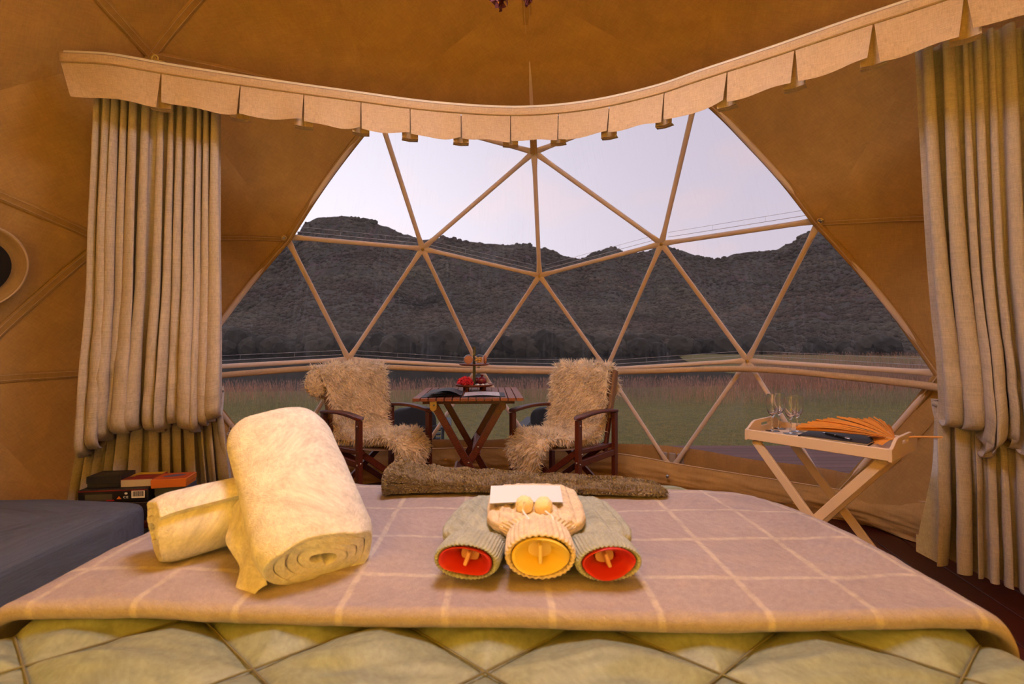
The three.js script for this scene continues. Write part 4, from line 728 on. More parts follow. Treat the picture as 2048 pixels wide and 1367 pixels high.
// ---------------------------------------------------------------- slatted folding table in the bay
const TB = { x: -0.268, z: -3.08, turn: 0.052, h: 0.728 };
const onTable = (x, y, z) => V(x, 0, z).applyAxisAngle(V(0, 1, 0), TB.turn).add(V(TB.x, y, TB.z));
{
  const t = thing('slatted_table', 'dark wooden folding table with a slatted top between the two chairs', 'table', [TB.x, 0, TB.z], TB.turn), n = 14, W = 0.64, D = 0.66, sw = W / n;
  const g = rbox(sw - 0.005, 0.018, D, 0.002);
  for (let i = 0; i < n; i++) { const s = part('slat', g, M.slat, t); s.position.set(-W / 2 + sw * (i + 0.5), TB.h - 0.009, 0); }
  for (const z of [-0.24, 0.24]) part('batten', rbox(W - 0.1, 0.022, 0.035, 0.003).translate(0, TB.h - 0.031, z), M.darkWood, t);
  const yt = TB.h - 0.045, xs = 0.20;
  for (const z of [0.25, -0.25]) { part('leg', bar(V(-xs, yt, z + 0.014), V(xs - 0.02, 0.014, z + 0.014), 0.022, 0.042), M.darkWood, t); part('leg', bar(V(xs, yt, z - 0.012), V(-xs + 0.02, 0.014, z - 0.012), 0.022, 0.042), M.darkWood, t); }
  part('crossbar', rbox(0.022, 0.055, 0.46, 0.003).rotateZ(0.72).translate(0.045, 0.40, 0), M.slat, t);
  part('crossbar', rbox(0.022, 0.055, 0.46, 0.003).rotateZ(0.72).translate(-0.085, 0.21, 0), M.slat, t);
  for (const x of [-xs, xs]) part('top_rail', rod(V(x, yt, -0.27), V(x, yt, 0.27), 0.013, 12), M.darkWood, t);
  const sh = new THREE.Shape(); sh.moveTo(-0.02, 0.022); sh.lineTo(0.02, 0.022); sh.lineTo(0.02, -0.012); sh.absarc(0, -0.014, 0.02, 0, Math.PI, true); sh.closePath();
  part('hinge_bracket', new THREE.ExtrudeGeometry(sh, { depth: 0.003, bevelEnabled: false }).translate(-xs - 0.005, yt, 0.279), M.brass, t, 'brass hinge plate');
  part('hinge_bracket', new THREE.ExtrudeGeometry(sh, { depth: 0.003, bevelEnabled: false }).translate(xs, yt, 0.264), M.darkWood, t);
  for (const [x, y, z] of [[xs, yt, 0.266], [-xs, yt, 0.282], [0.0, 0.345, 0.277], [-0.045, 0.27, 0.253], [0.055, 0.43, 0.253], [-0.10, 0.2, 0.253]]) part('bolt', new THREE.SphereGeometry(0.006, 10, 8).scale(1, 1, 0.5).translate(x, y, z), M.steel, t);
}
// menu booklet
{
  const t = thing('menu_booklet', 'open booklet with a black cover and printed white page on the table', 'booklet', onTable(-0.035, TB.h, 0.17).toArray(), TB.turn);
  const print = (() => { const c = document.createElement('canvas'); c.width = 256; c.height = 256; const g = c.getContext('2d'); g.fillStyle = '#d3cccf'; g.fillRect(0, 0, 256, 256); g.fillStyle = '#8d8688'; for (let i = 0; i < 13; i++) { g.fillRect(22, 30 + i * 16, 90 + (i * 37) % 80, 3); g.fillRect(200, 30 + i * 16, 30, 3); } const x = new THREE.CanvasTexture(c); x.colorSpace = THREE.SRGBColorSpace; x.magFilter = THREE.LinearFilter; return mat([1, 1, 1], { map: x, roughness: 0.4 }); })();
  part('left_cover', sheet(20, 6, (u, v, q) => q.set(-0.24 + 0.235 * u, 0.002 + 0.018 * Math.sin(u * 2.6) * u, lerp(-0.11, 0.11, v) + 0.015 * (1 - u)), 1, 1), M.leather, t);
  part('right_cover', rbox(0.25, 0.004, 0.23, 0.001).translate(0.125, 0.002, 0), M.leather, t);
  part('page', sheet(12, 6, (u, v, q) => q.set(0.006 + 0.212 * u, 0.006 + 0.005 * Math.sin(u * 3.1), lerp(-0.105, 0.105, v)), 1, 1), print, t);
  for (let k = 0; k < 3; k++) part('leaf', sheet(12, 6, (u, v, q) => q.set(-0.006 - (0.20 - k * 0.03) * u, 0.008 + (0.020 + k * 0.005) * Math.sin(u * 2.4), lerp(-0.104, 0.104, v)), 1, 1), M.leather, t);
}
// two-tier stand with its contents
{
  const O = onTable(-0.012 + 0.035, TB.h, -0.1), tw = thing('serving_stand', 'two tier wooden serving stand with a black post on the table', 'stand', O.toArray(), 0);
  part('lower_plate', lathe([[0, 0.032], [0.118, 0.032], [0.124, 0.036], [0.127, 0.044], [0.122, 0.045], [0.116, 0.039], [0, 0.039]], 48), M.board, tw);
  for (const a of [0.5, 2.1, 3.7, 5.3]) part('foot', lathe([[0, 0], [0.012, 0], [0.013, 0.034], [0, 0.034]], 14).translate(Math.cos(a) * 0.078, 0, Math.sin(a) * 0.078), M.board, tw);
  part('upper_plate', lathe([[0, 0.168], [0.090, 0.168], [0.098, 0.172], [0.1, 0.179], [0.094, 0.178], [0.088, 0.174], [0, 0.174]], 48), M.board, tw);
  part('post', rbox(0.018, 0.262, 0.018, 0.003).translate(0, 0.165, 0), M.black, tw);
  part('finial', rbox(0.022, 0.014, 0.022, 0.003).translate(0, 0.286, 0), M.black, tw);
  const jars = 'lidded glass jars lying on the upper plate';
  function jar(label, x, z, axis) {
    const t = thing('glass_jar', label, 'jar', O.clone().add(V(x, 0.174 + 0.0335, z)).toArray(), axis, jars);
    part('bowl', lathe([[0.02, 0.030], [0.028, 0.022], [0.0325, 0.008], [0.033, -0.006], [0.028, -0.022], [0.016, -0.030], [0, -0.031]], 32).rotateX(Math.PI / 2), M.jarGlass, t);
    part('lid', lathe([[0, 0.046], [0.025, 0.046], [0.028, 0.043], [0.028, 0.033], [0.022, 0.030], [0, 0.030]], 32).rotateX(Math.PI / 2), M.lid, t);
    const r = mulberry(Math.round(x * 900) + 40), list = []; for (let i = 0; i < 40; i++) { const a = r() * 6.28, b = r() * 0.022, yy = -0.024 + r() * 0.036; list.push(new THREE.IcosahedronGeometry(0.0055 + r() * 0.003, 1).scale(1, 0.7, 1).rotateY(r() * 3).translate(Math.cos(a) * b, Math.sin(a) * b * 0.9 - 0.002, yy)); }
    const st = part('nuts', list, M.gold, t); st.userData.kind = 'stuff';
  }
  jar('glass jar lying with its round wooden lid facing the bed', -0.034, 0.045, 0.08);
  jar('glass jar of golden nuts with its lid turned to the right', 0.036, 0.038, 1.75);
  // red blossom head
  const fl = thing('red_flower', 'ruffled bright red flower head on the lower plate of the stand', 'flower', O.clone().add(V(-0.058, 0.039, 0.03)).toArray()), r = mulberry(12);
  part('flower_base', lathe([[0, 0], [0.028, 0.002], [0.034, 0.014], [0.02, 0.03], [0, 0.034]], 18), M.blossom, fl);
  const pet = sheet(6, 4, (u, v, q) => { const a = (u - 0.5) * 1.9; q.set(Math.sin(a) * 0.012 * (0.25 + v), v * 0.016 + 0.002 * Math.sin(u * 13) * v, -0.006 * Math.cos(a) * v * v + 0.004 * v); }, 0.02, 0.02);
  for (let i = 0; i < 90; i++) { const k = (i + 0.5) / 90, b = Math.acos(1 - 1.15 * k), a = i * 2.39996, m = part('petal', pet, M.blossom, fl), d = V(Math.sin(b) * Math.cos(a), Math.cos(b), Math.sin(b) * Math.sin(a)); m.position.set(d.x * 0.034, 0.012 + d.y * 0.026, d.z * 0.034); m.quaternion.setFromUnitVectors(V(0, 1, 0), d.clone().add(V((r() - 0.5) * 0.8, (r() - 0.5) * 0.8, (r() - 0.5) * 0.8)).normalize()); m.rotateY(r() * 6.28); m.scale.setScalar(0.85 + 0.5 * r()); }
  const po = thing('pomegranate', 'dark red pomegranate on the lower plate behind the post', 'fruit', O.clone().add(V(0.052, 0.039, 0.02)).toArray());
  part('rind', sheet(28, 20, (u, v, q) => { const a = u * 6.2832, b = v * Math.PI, k = 0.031 * (1 + 0.03 * Math.cos(a * 3)); q.set(Math.sin(b) * Math.cos(a) * k, 0.029 - Math.cos(b) * 0.029 * (1 - 0.12 * Math.pow(v, 6)), Math.sin(b) * Math.sin(a) * k); }, 0.1, 0.1, true), M.fruit, po);
  part('crown', lathe([[0.004, 0.054], [0.008, 0.058], [0.012, 0.068], [0.010, 0.068], [0.006, 0.06], [0, 0.058]], 12), M.fruit, po);
  const ap = thing('apple', 'small dark red apple between the flower and the pomegranate', 'fruit', O.clone().add(V(0.012, 0.039, -0.045)).toArray());
  part('flesh', sheet(24, 18, (u, v, q) => { const a = u * 6.2832, b = v * Math.PI, k = 0.027 * (1 + 0.10 * Math.sin(b * 2 - 1.57)); q.set(Math.sin(b) * Math.cos(a) * k, 0.026 - Math.cos(b) * 0.026 + 0.006 * Math.exp(-Math.pow(Math.sin(b) / 0.35, 2)) * (v > 0.5 ? -1 : 1), Math.sin(b) * Math.sin(a) * k); }, 0.1, 0.1, true), M.fruit, ap);
  part('stem', rod(V(0, 0.046, 0), V(0.003, 0.062, 0), 0.0014, 6), M.board, ap);
  [[0.03, 0.085, 0.3, 'pale foil wrapped sweet nearest the front of the lower plate'], [0.062, 0.078, 1.2, 'pale foil wrapped sweet in the middle of the lower plate'], [0.088, 0.055, 2.2, 'pale foil wrapped sweet at the right of the lower plate']].forEach(([x, z, a, l]) => {
    const s = thing('wrapped_sweet', l, 'sweet', O.clone().add(V(x, 0.0395, z)).toArray(), a, 'wrapped sweets on the lower plate');
    part('wrapper', new THREE.IcosahedronGeometry(0.009, 2).scale(1.1, 0.7, 1).translate(0, 0.0066, 0), M.paper, s);
    for (const k of [-1, 1]) part('twist', sheet(8, 3, (u, v, q) => q.set(k * (0.008 + v * 0.009), 0.0066 + 0.004 * v * Math.sin(u * 9), (u - 0.5) * (0.004 + 0.013 * v)), 0.1, 0.1), M.paper, s);
  });
}
// ---------------------------------------------------------------- folding armchairs
function armchair(label, pos, turn) {
  const t = thing('armchair', label, 'chair', pos, turn), W = 0.25, D = 0.22, wd = M.darkWood;
  for (const s of [-1, 1]) {
    for (const z of [D, -D]) part('leg', rbox(0.026, 0.592, 0.042, 0.003).translate(s * W, 0.296, z), wd, t);
    part('armrest', sheet(16, 20, (u, v, q) => { const k = [[-1, -1], [0, -1], [1, -1], [1.04, 0], [1, 1], [0, 1], [-1, 1], [-1.04, 0]][Math.round(u * 8) % 8 || 0] ?? [0, 0]; q.set(0, 0, 0); const a = u * 2 * Math.PI, sg = (x) => Math.sign(x) * Math.pow(Math.abs(x), 0.35), z = lerp(D + 0.035, -D - 0.03, v), e = (v === 0 || v === 1) ? 0.05 : 1; q.set(s * W + sg(Math.cos(a)) * 0.025 * e, 0.603 + 0.022 * Math.sin(v * Math.PI * 0.9 + 0.2) - 0.006 + sg(Math.sin(a)) * 0.0105 * e, z); }, 0.1, 0.5, true), wd, t);
    part('side_rail', bar(V(s * W, 0.335, D), V(s * W, 0.335, -D), 0.02, 0.038), wd, t);
    part('seat_rail', bar(V(s * (W - 0.03), 0.40, D - 0.01), V(s * (W - 0.03), 0.375, -D), 0.03, 0.032, V(0, 1, 0), 0.008), wd, t);
    part('back_post', bar(V(s * (W - 0.03), 0.345, -D + 0.075), V(s * (W - 0.03), 0.85, -D - 0.07), 0.02, 0.034, V(0, 0, 1)), wd, t);
    part('sling_edge', bar(V(s * (W - 0.03), 0.55, -D + 0.02), V(s * (W - 0.03), 0.862, -D - 0.07), 0.026, 0.05, V(0, 0, 1), 0.01), M.sling, t);
    for (const z of [D - 0.035, -D + 0.035]) part('cross_leg', bar(V(s * (W - 0.03), 0.395, z + s * 0.012), V(-s * (W + 0.0), 0.03, z + s * 0.012), 0.02, 0.036, V(0, 1, 0)), wd, t);
    for (const [y, z] of [[0.335, D], [0.39, D - 0.02], [0.56, D]]) part('bolt', new THREE.SphereGeometry(0.0065, 10, 8).scale(0.6, 1, 1).translate(s * (W + 0.013), y, z), M.steel, t);
    part('bolt', new THREE.SphereGeometry(0.0065, 10, 8).scale(1, 1, 0.6).translate(s * W, 0.345, D + 0.021), M.steel, t);
  }
  part('seat', sheet(20, 16, (u, v, q) => { const s = u * 2 - 1; q.set(s * (W - 0.03), lerp(0.418, 0.392, v) - 0.03 * (1 - s * s), lerp(D + 0.0, -D + 0.01, v)); }, 0.5, 0.4), M.sling, t);
  part('backrest', sheet(20, 16, (u, v, q) => { const s = u * 2 - 1; q.set(s * (W - 0.03), lerp(0.56, 0.858, v), lerp(-D + 0.012, -D - 0.072, v) - 0.035 * (1 - s * s)); }, 0.5, 0.3), M.sling, t);
  return t;
}
armchair('dark wood folding armchair left of the slatted table under a sheepskin', [-0.878, 0, -3.118], 0.82);
armchair('dark wood folding armchair right of the slatted table under a sheepskin', [0.338, 0, -3.13], -0.70);
function sheepskin(label, pos, turn, S, seed, n, out) {
  const t = thing('sheepskin', label, 'sheepskin', pos, turn, null);
  const C = new THREE.CatmullRomCurve3(S.map((a) => V(0, a[0], a[1]))), va = (v, k) => { const s = v * (S.length - 1), i = Math.min(S.length - 2, Math.floor(s)), f = s - i, g = f * f * (3 - 2 * f); return lerp(S[i][k], S[i + 1][k], g); };
  const cu = (v) => C.getPoint(v);
  const skin = sheet(56, 110, (u, v, q) => {
    const p = cu(v), d = cu(Math.min(1, v + 0.01)).sub(cu(Math.max(0, v - 0.01))).normalize(), nn = V(0, -d.z, d.y); if (nn.z < 0 && Math.abs(d.y) > 0.7 || nn.y < 0 && Math.abs(d.y) <= 0.7) { /* keep facing the sitter */ }
    const out_ = V(0, d.z, -d.y), a = u * 2 * Math.PI, e = Math.pow(Math.min(1, Math.min(v, 1 - v) / 0.04 + 0.02), 0.5), c = Math.cos(a), s = Math.sin(a), l = va(v, 2), r = va(v, 3), th = va(v, 4), wob = 0.018 * fbm(v * 9 + seed, Math.sign(c) * 2, 1, 3);
    q.copy(p); q.x = (l + r) / 2 + Math.sign(c) * Math.pow(Math.abs(c), 0.7) * ((r - l) / 2 + wob) * e;
    q.addScaledVector(out_, (0.5 + 0.5 * s) * th * e + 0.012 * fbm(q.x * 9, v * 8, seed, 3) + 0.02 * Math.pow(Math.abs(c), 4) * (out ? 0.3 : 0.1));
  }, 0.5, 1, true);
  part('hide', skin, M.hide, t);
  tufts('wool', skin, t, M.wool, n, { seed, len: 0.036, width: 0.0075, bend: 0.45, lift: 0.8, curl: 0.75, clump: 24, flow: () => V(0, -0.45, 0.1) });
  return t;
}
// stations down the chair: y, z, left edge, right edge, thickness
sheepskin('cream sheepskin on the left chair with one flap folded over its back', [-0.878, 0, -3.118], 0.82, [
  [0.66, -0.33, -0.30, 0.0, 0.02], [0.80, -0.325, -0.31, 0.15, 0.025], [0.872, -0.285, -0.29, 0.205, 0.03], [0.85, -0.255, -0.27, 0.21, 0.035], [0.72, -0.235, -0.235, 0.215, 0.04], [0.60, -0.215, -0.205, 0.205, 0.035], [0.50, -0.19, -0.215, 0.19, 0.03], [0.43, -0.13, -0.23, 0.17, 0.035], [0.41, -0.03, -0.16, 0.19, 0.04], [0.42, 0.08, -0.09, 0.215, 0.05], [0.425, 0.18, -0.06, 0.225, 0.055], [0.38, 0.245, -0.02, 0.205, 0.05], [0.29, 0.255, 0.02, 0.17, 0.035], [0.25, 0.25, 0.06, 0.12, 0.02]], 31, 21000);
{
  const t = scene.children.find((c) => c.name === 'sheepskin');       // its folded corner over the left of the back
  const g = sheet(30, 24, (u, v, q) => { const a = u * 2 * Math.PI, b = v * Math.PI; q.set(-0.275 + 0.075 * Math.sin(b) * Math.cos(a), 0.785 - 0.085 * Math.cos(b) * 1.0, -0.262 + 0.035 * Math.sin(b) * Math.sin(a)); }, 0.1, 0.1, true);
  const f = part('folded_flap', g, M.hide, t);
  tufts('wool', g, f, M.wool, 2600, { seed: 9, len: 0.034, width: 0.0075, bend: 0.5, lift: 1, curl: 0.8, clump: 26, flow: () => V(-0.2, -0.35, 0.1) });
}
sheepskin('shaggy cream sheepskin on the right chair covering its back and seat', [0.338, 0, -3.13], -0.70, [
  [0.62, -0.34, -0.2, 0.22, 0.02], [0.80, -0.32, -0.25, 0.21, 0.03], [0.868, -0.285, -0.24, 0.20, 0.035], [0.845, -0.25, -0.235, 0.195, 0.04], [0.72, -0.23, -0.25, 0.20, 0.045], [0.60, -0.205, -0.255, 0.205, 0.04], [0.50, -0.18, -0.245, 0.205, 0.035], [0.44, -0.12, -0.24, 0.21, 0.035], [0.415, -0.02, -0.23, 0.18, 0.035], [0.42, 0.09, -0.235, 0.12, 0.04], [0.425, 0.18, -0.24, 0.06, 0.055], [0.385, 0.25, -0.235, 0.03, 0.055], [0.29, 0.26, -0.19, 0.0, 0.04], [0.24, 0.25, -0.14, -0.04, 0.02]], 47, 21000);
// ---------------------------------------------------------------- hanging maroon flowers at the crown
{
  const r = mulberry(4);
  const mk = (label, x, w, h, d) => {
    const t = thing('hanging_flower', label, 'flower', [0, 0, 0], 0, null), c = at(x, -38, d), pet = sheet(6, 4, (u, v, q) => { const a = (u - 0.5) * 2; q.set(Math.sin(a) * 0.014 * (0.3 + v), -v * 0.02, 0.006 * Math.cos(a) * v); }, 0.02, 0.02);
    part('stem', tube([radial(c, 0).setY(c.y + 0.3), c.clone().add(V(0, 0.12, 0)), c], 0.003, 16, 6), M.maroon, t);
    for (let i = 0; i < 70; i++) { const a = r() * 6.28, b = Math.sqrt(r()), y = r(), m = part('petal', pet, M.maroon, t); m.position.set(c.x + Math.cos(a) * b * w * (1 - y * 0.45), c.y + 0.03 - y * h, c.z + Math.sin(a) * b * w * (1 - y * 0.45)); m.rotation.set((r() - 0.5) * 1.6, r() * 6, (r() - 0.5) * 1.6); }
  };
  mk('larger dark maroon flower head hanging from the dome crown', 1003, 0.045, 0.1, 1.72);
  mk('thin dark maroon flower sprig hanging right of the larger head', 1056, 0.014, 0.1, 1.72);
}
// ---------------------------------------------------------------- unseen warm lamps behind the camera, placed to light the bed and canvas
function lamp(label, x, z, power) {
  const t = thing('unseen_lamp', label, 'lamp', [x, 0.90, z]);
  part('wall_plate', rbox(0.09, 0.14, 0.02, 0.008).translate(0, -0.10, 0.11), M.brass, t);
  part('arm', tube([V(0, -0.10, 0.105), V(0, -0.13, 0.05), V(0, -0.12, 0.0), V(0, -0.06, 0)], 0.007, 30, 8), M.brass, t);
  part('holder', lathe([[0, -0.07], [0.018, -0.07], [0.02, -0.02], [0, -0.02]], 20), M.brass, t);
  part('lamp_shade', lathe([[0.105, -0.06], [0.107, -0.06], [0.077, 0.1], [0.075, 0.1]], 36), mat([0.92, 0.84, 0.66], { transmission: 0.7, thickness: 0, roughness: 1 }), t);
  const b = part('bulb', new THREE.SphereGeometry(0.03, 20, 14), new THREE.MeshStandardMaterial({ color: 0xffffff, emissive: LAMP, emissiveIntensity: 4 }), t);
  b.castShadow = false;
  const l = new THREE.PointLight(LAMP, power, 0, 2); l.position.set(x, 0.90, z); l.castShadow = true; l.shadow.radius = 2; l.shadow.mapSize.set(1024, 1024); l.shadow.camera.near = 0.05; scene.add(l);
}
lamp('unseen warm lamp out of view on the left, placed to light the towels and canvas', -0.66, 0.355, LAMP_LEFT);
lamp('unseen warm lamp out of view on the right, placed to light the right curtain', 0.62, 0.355, LAMP_RIGHT);

{
  const t = thing('added_fill_panel', 'added fill light panel out of view at the crown of the dome', 'light', [0, 2.565, -1.15]);  // glowing panel added with the fill light to brighten the interior
  part('housing', rbox(0.66, 0.03, 0.66, 0.012).translate(0, 0.02, 0), M.track, t);
  part('diffuser', rbox(0.6, 0.006, 0.6, 0.002).translate(0, 0.003, 0), new THREE.MeshStandardMaterial({ color: 0xffffff, emissive: new THREE.Color().setRGB(1, 0.86, 0.93), emissiveIntensity: 1.2 }), t);
  for (const [a, b] of [[-0.28, -0.28], [0.28, -0.28], [-0.28, 0.28], [0.28, 0.28]]) part('hanging_wire', rod(V(a, 0.03, b), V(a * 0.4, 0.27, b * 0.4), 0.002, 6), M.steel, t);
}
// ---------------------------------------------------------------- the deck, the meadow, the lake and the hills
{
  const deck = structure('terrace', 'weathered wooden deck outside the window'), w = 0.14, g = rbox(w - 0.007, 0.028, 1, 0.002, 1);
  for (let k = 0; k < 26; k++) {
    const z = -2.0 - k * w, inn = Math.sqrt(Math.max(0, 2.62 * 2.62 - (z - DC.z) ** 2)), spans = z > DC.z - 2.62 ? [[-4.6, DC.x - inn], [DC.x + inn, 5.2]] : [[-4.6, 5.2]];
    for (const [a, b] of spans) { const m = part('plank', g, M.deck[(k * 5) % 3], deck); m.scale.z = b - a; m.rotation.y = Math.PI / 2; m.position.set((a + b) / 2, -0.164, z); }
  }
  for (const x of [-4, -2, 0, 2, 4]) part('joist', rbox(0.08, 0.1, 1.4, 0.004).translate(x, -0.23, -4.85), M.pedestal, deck);
  part('platform_edge', new THREE.CylinderGeometry(2.6, 2.6, 0.34, 64, 1, true).translate(DC.x, -0.2, DC.z), M.pedestal, deck);
}
const ground = (x, z) => { const d = Math.hypot(x, z), t = smoothstep(d, 5, 13); let y = -0.32 - 0.16 * t + 0.03 * fbm(x * 0.5, z * 0.5, 2, 3); y -= 1.0 * smoothstep(-z - x * 0.12, 15, 24); const bank = smoothstep(x - (-z) * 0.30, 1, 6) * smoothstep(-z, 9, 30); y += bank * (0.25 + 0.5 * smoothstep(-z, 20, 60)); return y; };
{
  const soil = (() => { const k = tex(512, 512, (u, v, x, y) => { const a = tile(u, v, 18, 2), b = tile(u, v, 70, 7), c = (g2(x, y) - 0.5); return [0.47 + a * 0.18 + b * 0.14 + c * 0.14, 0.42 + a * 0.10 + b * 0.16 + c * 0.14, 0.15 + a * 0.1 + b * 0.08 + c * 0.08]; }, true, [1, 1]); return mat([0.86, 0.86, 0.86], { map: k, roughness: 1 }); })();
  const g = sheet(160, 160, (u, v, q) => { const d = 4.2 + Math.pow(v, 2.2) * 70, a = lerp(-1.25, 1.25, u), x = Math.sin(a) * d * 1.2, z = -Math.cos(a) * d; q.set(x, ground(x, z), z); }, 1, 1);
  { const p = g.attributes.position, uv = g.attributes.uv; for (let i = 0; i < p.count; i++) uv.setXY(i, p.getX(i) / 2.6, p.getZ(i) / 2.6); }
  const lawn = part('ground', g, soil, scene); lawn.userData = { kind: 'structure', label: 'mown green meadow sloping to the lake', category: 'ground' };
  // short turf near the deck
  const blade = (h, w, b) => { const p = [-w, 0, 0, w, 0, 0, -w * 0.6, h * 0.55, b * 0.35, w * 0.6, h * 0.55, b * 0.35, 0, h, b], gg = new THREE.BufferGeometry(); gg.setAttribute('position', new THREE.Float32BufferAttribute(p, 3)); gg.setAttribute('uv', new THREE.Float32BufferAttribute(new Float32Array(10), 2)); gg.setIndex([0, 1, 3, 0, 3, 2, 2, 3, 4]); gg.computeVertexNormals(); return gg; };
  const r = mulberry(91), dummy = new THREE.Object3D(), col = new THREE.Color();
  const scatter = (name, label, cat, geo, m, count, where, size, tint) => {
    const im = new THREE.InstancedMesh(geo, m, count); im.name = numbered(name); im.userData = { kind: 'stuff', label, category: cat }; im.castShadow = im.receiveShadow = true;
    for (let i = 0; i < count; i++) { const [x, z, s] = where(); dummy.position.set(x, ground(x, z) - 0.01, z); dummy.rotation.set((r() - 0.5) * 0.5, r() * 6.28, (r() - 0.5) * 0.5); const k = size() * s; dummy.scale.set(k, k, k); dummy.updateMatrix(); im.setMatrixAt(i, dummy.matrix); tint(col, x, z); im.setColorAt(i, col); }
    scene.add(im); return im;
  };
  const leafM = mat([0.44, 0.36, 0.07], { roughness: 0.8, transmission: 0.3, thickness: 0 });
  scatter('turf_grass', 'short green turf between the deck and the tall grass', 'grass', blade(0.035, 0.0035, 0.012), leafM, 90000, () => { const d = 5.3 + Math.pow(r(), 1.3) * 6.5, px = -900 + r() * 3900; return [(px - CX) / F * d, -d, 1]; }, () => 0.6 + 0.8 * r(), (c, x, z) => { const n = fbm(x * 0.9, z * 0.9, 3, 3), k = 0.75 + 0.5 * r(); c.setRGB(k * (1 + n * 0.9), k * (1 + n * 0.2), k); });
  // seeding meadow grass along the lake, reddish tops
  const reed = (() => { const bl = [0, 1, 2].map((i) => blade(1, 0.006, 0.10 + 0.12 * i).rotateY(i * 2.1)); const hd = new THREE.ConeGeometry(0.016, 0.24, 5).rotateX(0.12).translate(0, 0.92, 0.09); return mergeGeometries([...bl, hd].map(prep)); })();
  const reedM = mat([0.62, 0.31, 0.18], { roughness: 0.9, transmission: 0.25, thickness: 0 });
  const edge = (x) => 11.2 + 0.9 * Math.sin(x * 0.35 + 1) - 0.12 * x;
  scatter('meadow_grass', 'tall reddish seeding grass along the lake shore', 'grass', reed, reedM, 26000, () => { const d = 10.6 + Math.pow(r(), 1.5) * 7.5, px = -1000 + r() * 4200, x = (px - CX) / F * d; return [x, -d - 0.9 * Math.sin(x * 0.35), smoothstep(d, 10.4, 12.2) * 0.65 + 0.35]; }, () => 0.22 + 0.24 * r(), (c, x, z) => { const n = fbm(x * 0.35, z * 0.35, 8, 3), k = 0.6 + 0.6 * r(), g = 1 - smoothstep(-z, 10.6, 13); c.setRGB(k * lerp(1 + n, 0.7, g), k * lerp(1 + n * 0.5, 1.25, g), k * lerp(1, 0.8, g)); });
  scatter('bank_grass', 'brown rough grass on the bank at the right beyond the lawn', 'grass', reed, reedM, 16000, () => { const d = 15 + Math.pow(r(), 1.6) * 40, px = 1480 + r() * 1300; return [(px - CX) / F * d, -d, 1]; }, () => 0.45 + 0.4 * r(), (c, x, z) => { const n = fbm(x * 0.2, z * 0.2, 4, 3), k = 0.55 + 0.5 * r(); c.setRGB(k * (1 + n), k * (1.05 + n * 0.5), k * 0.95); });
  // lake
  const ripples = tex(256, 256, (u, v) => 0.5 + tile(u, v * 0.6, 40, 2) * 0.8, false, [30, 30]);
  const lake = part('lake', new THREE.PlaneGeometry(400, 90, 1, 1).rotateX(-Math.PI / 2).translate(0, -1.12, -62), new THREE.MeshPhysicalMaterial({ color: new THREE.Color().setRGB(0.012, 0.012, 0.010), roughness: 0.10, bumpMap: ripples, bumpScale: 0.006, ior: 1.33 }), scene);
  lake.userData = { kind: 'structure', label: 'dark lake lying under the hills', category: 'lake' };
}
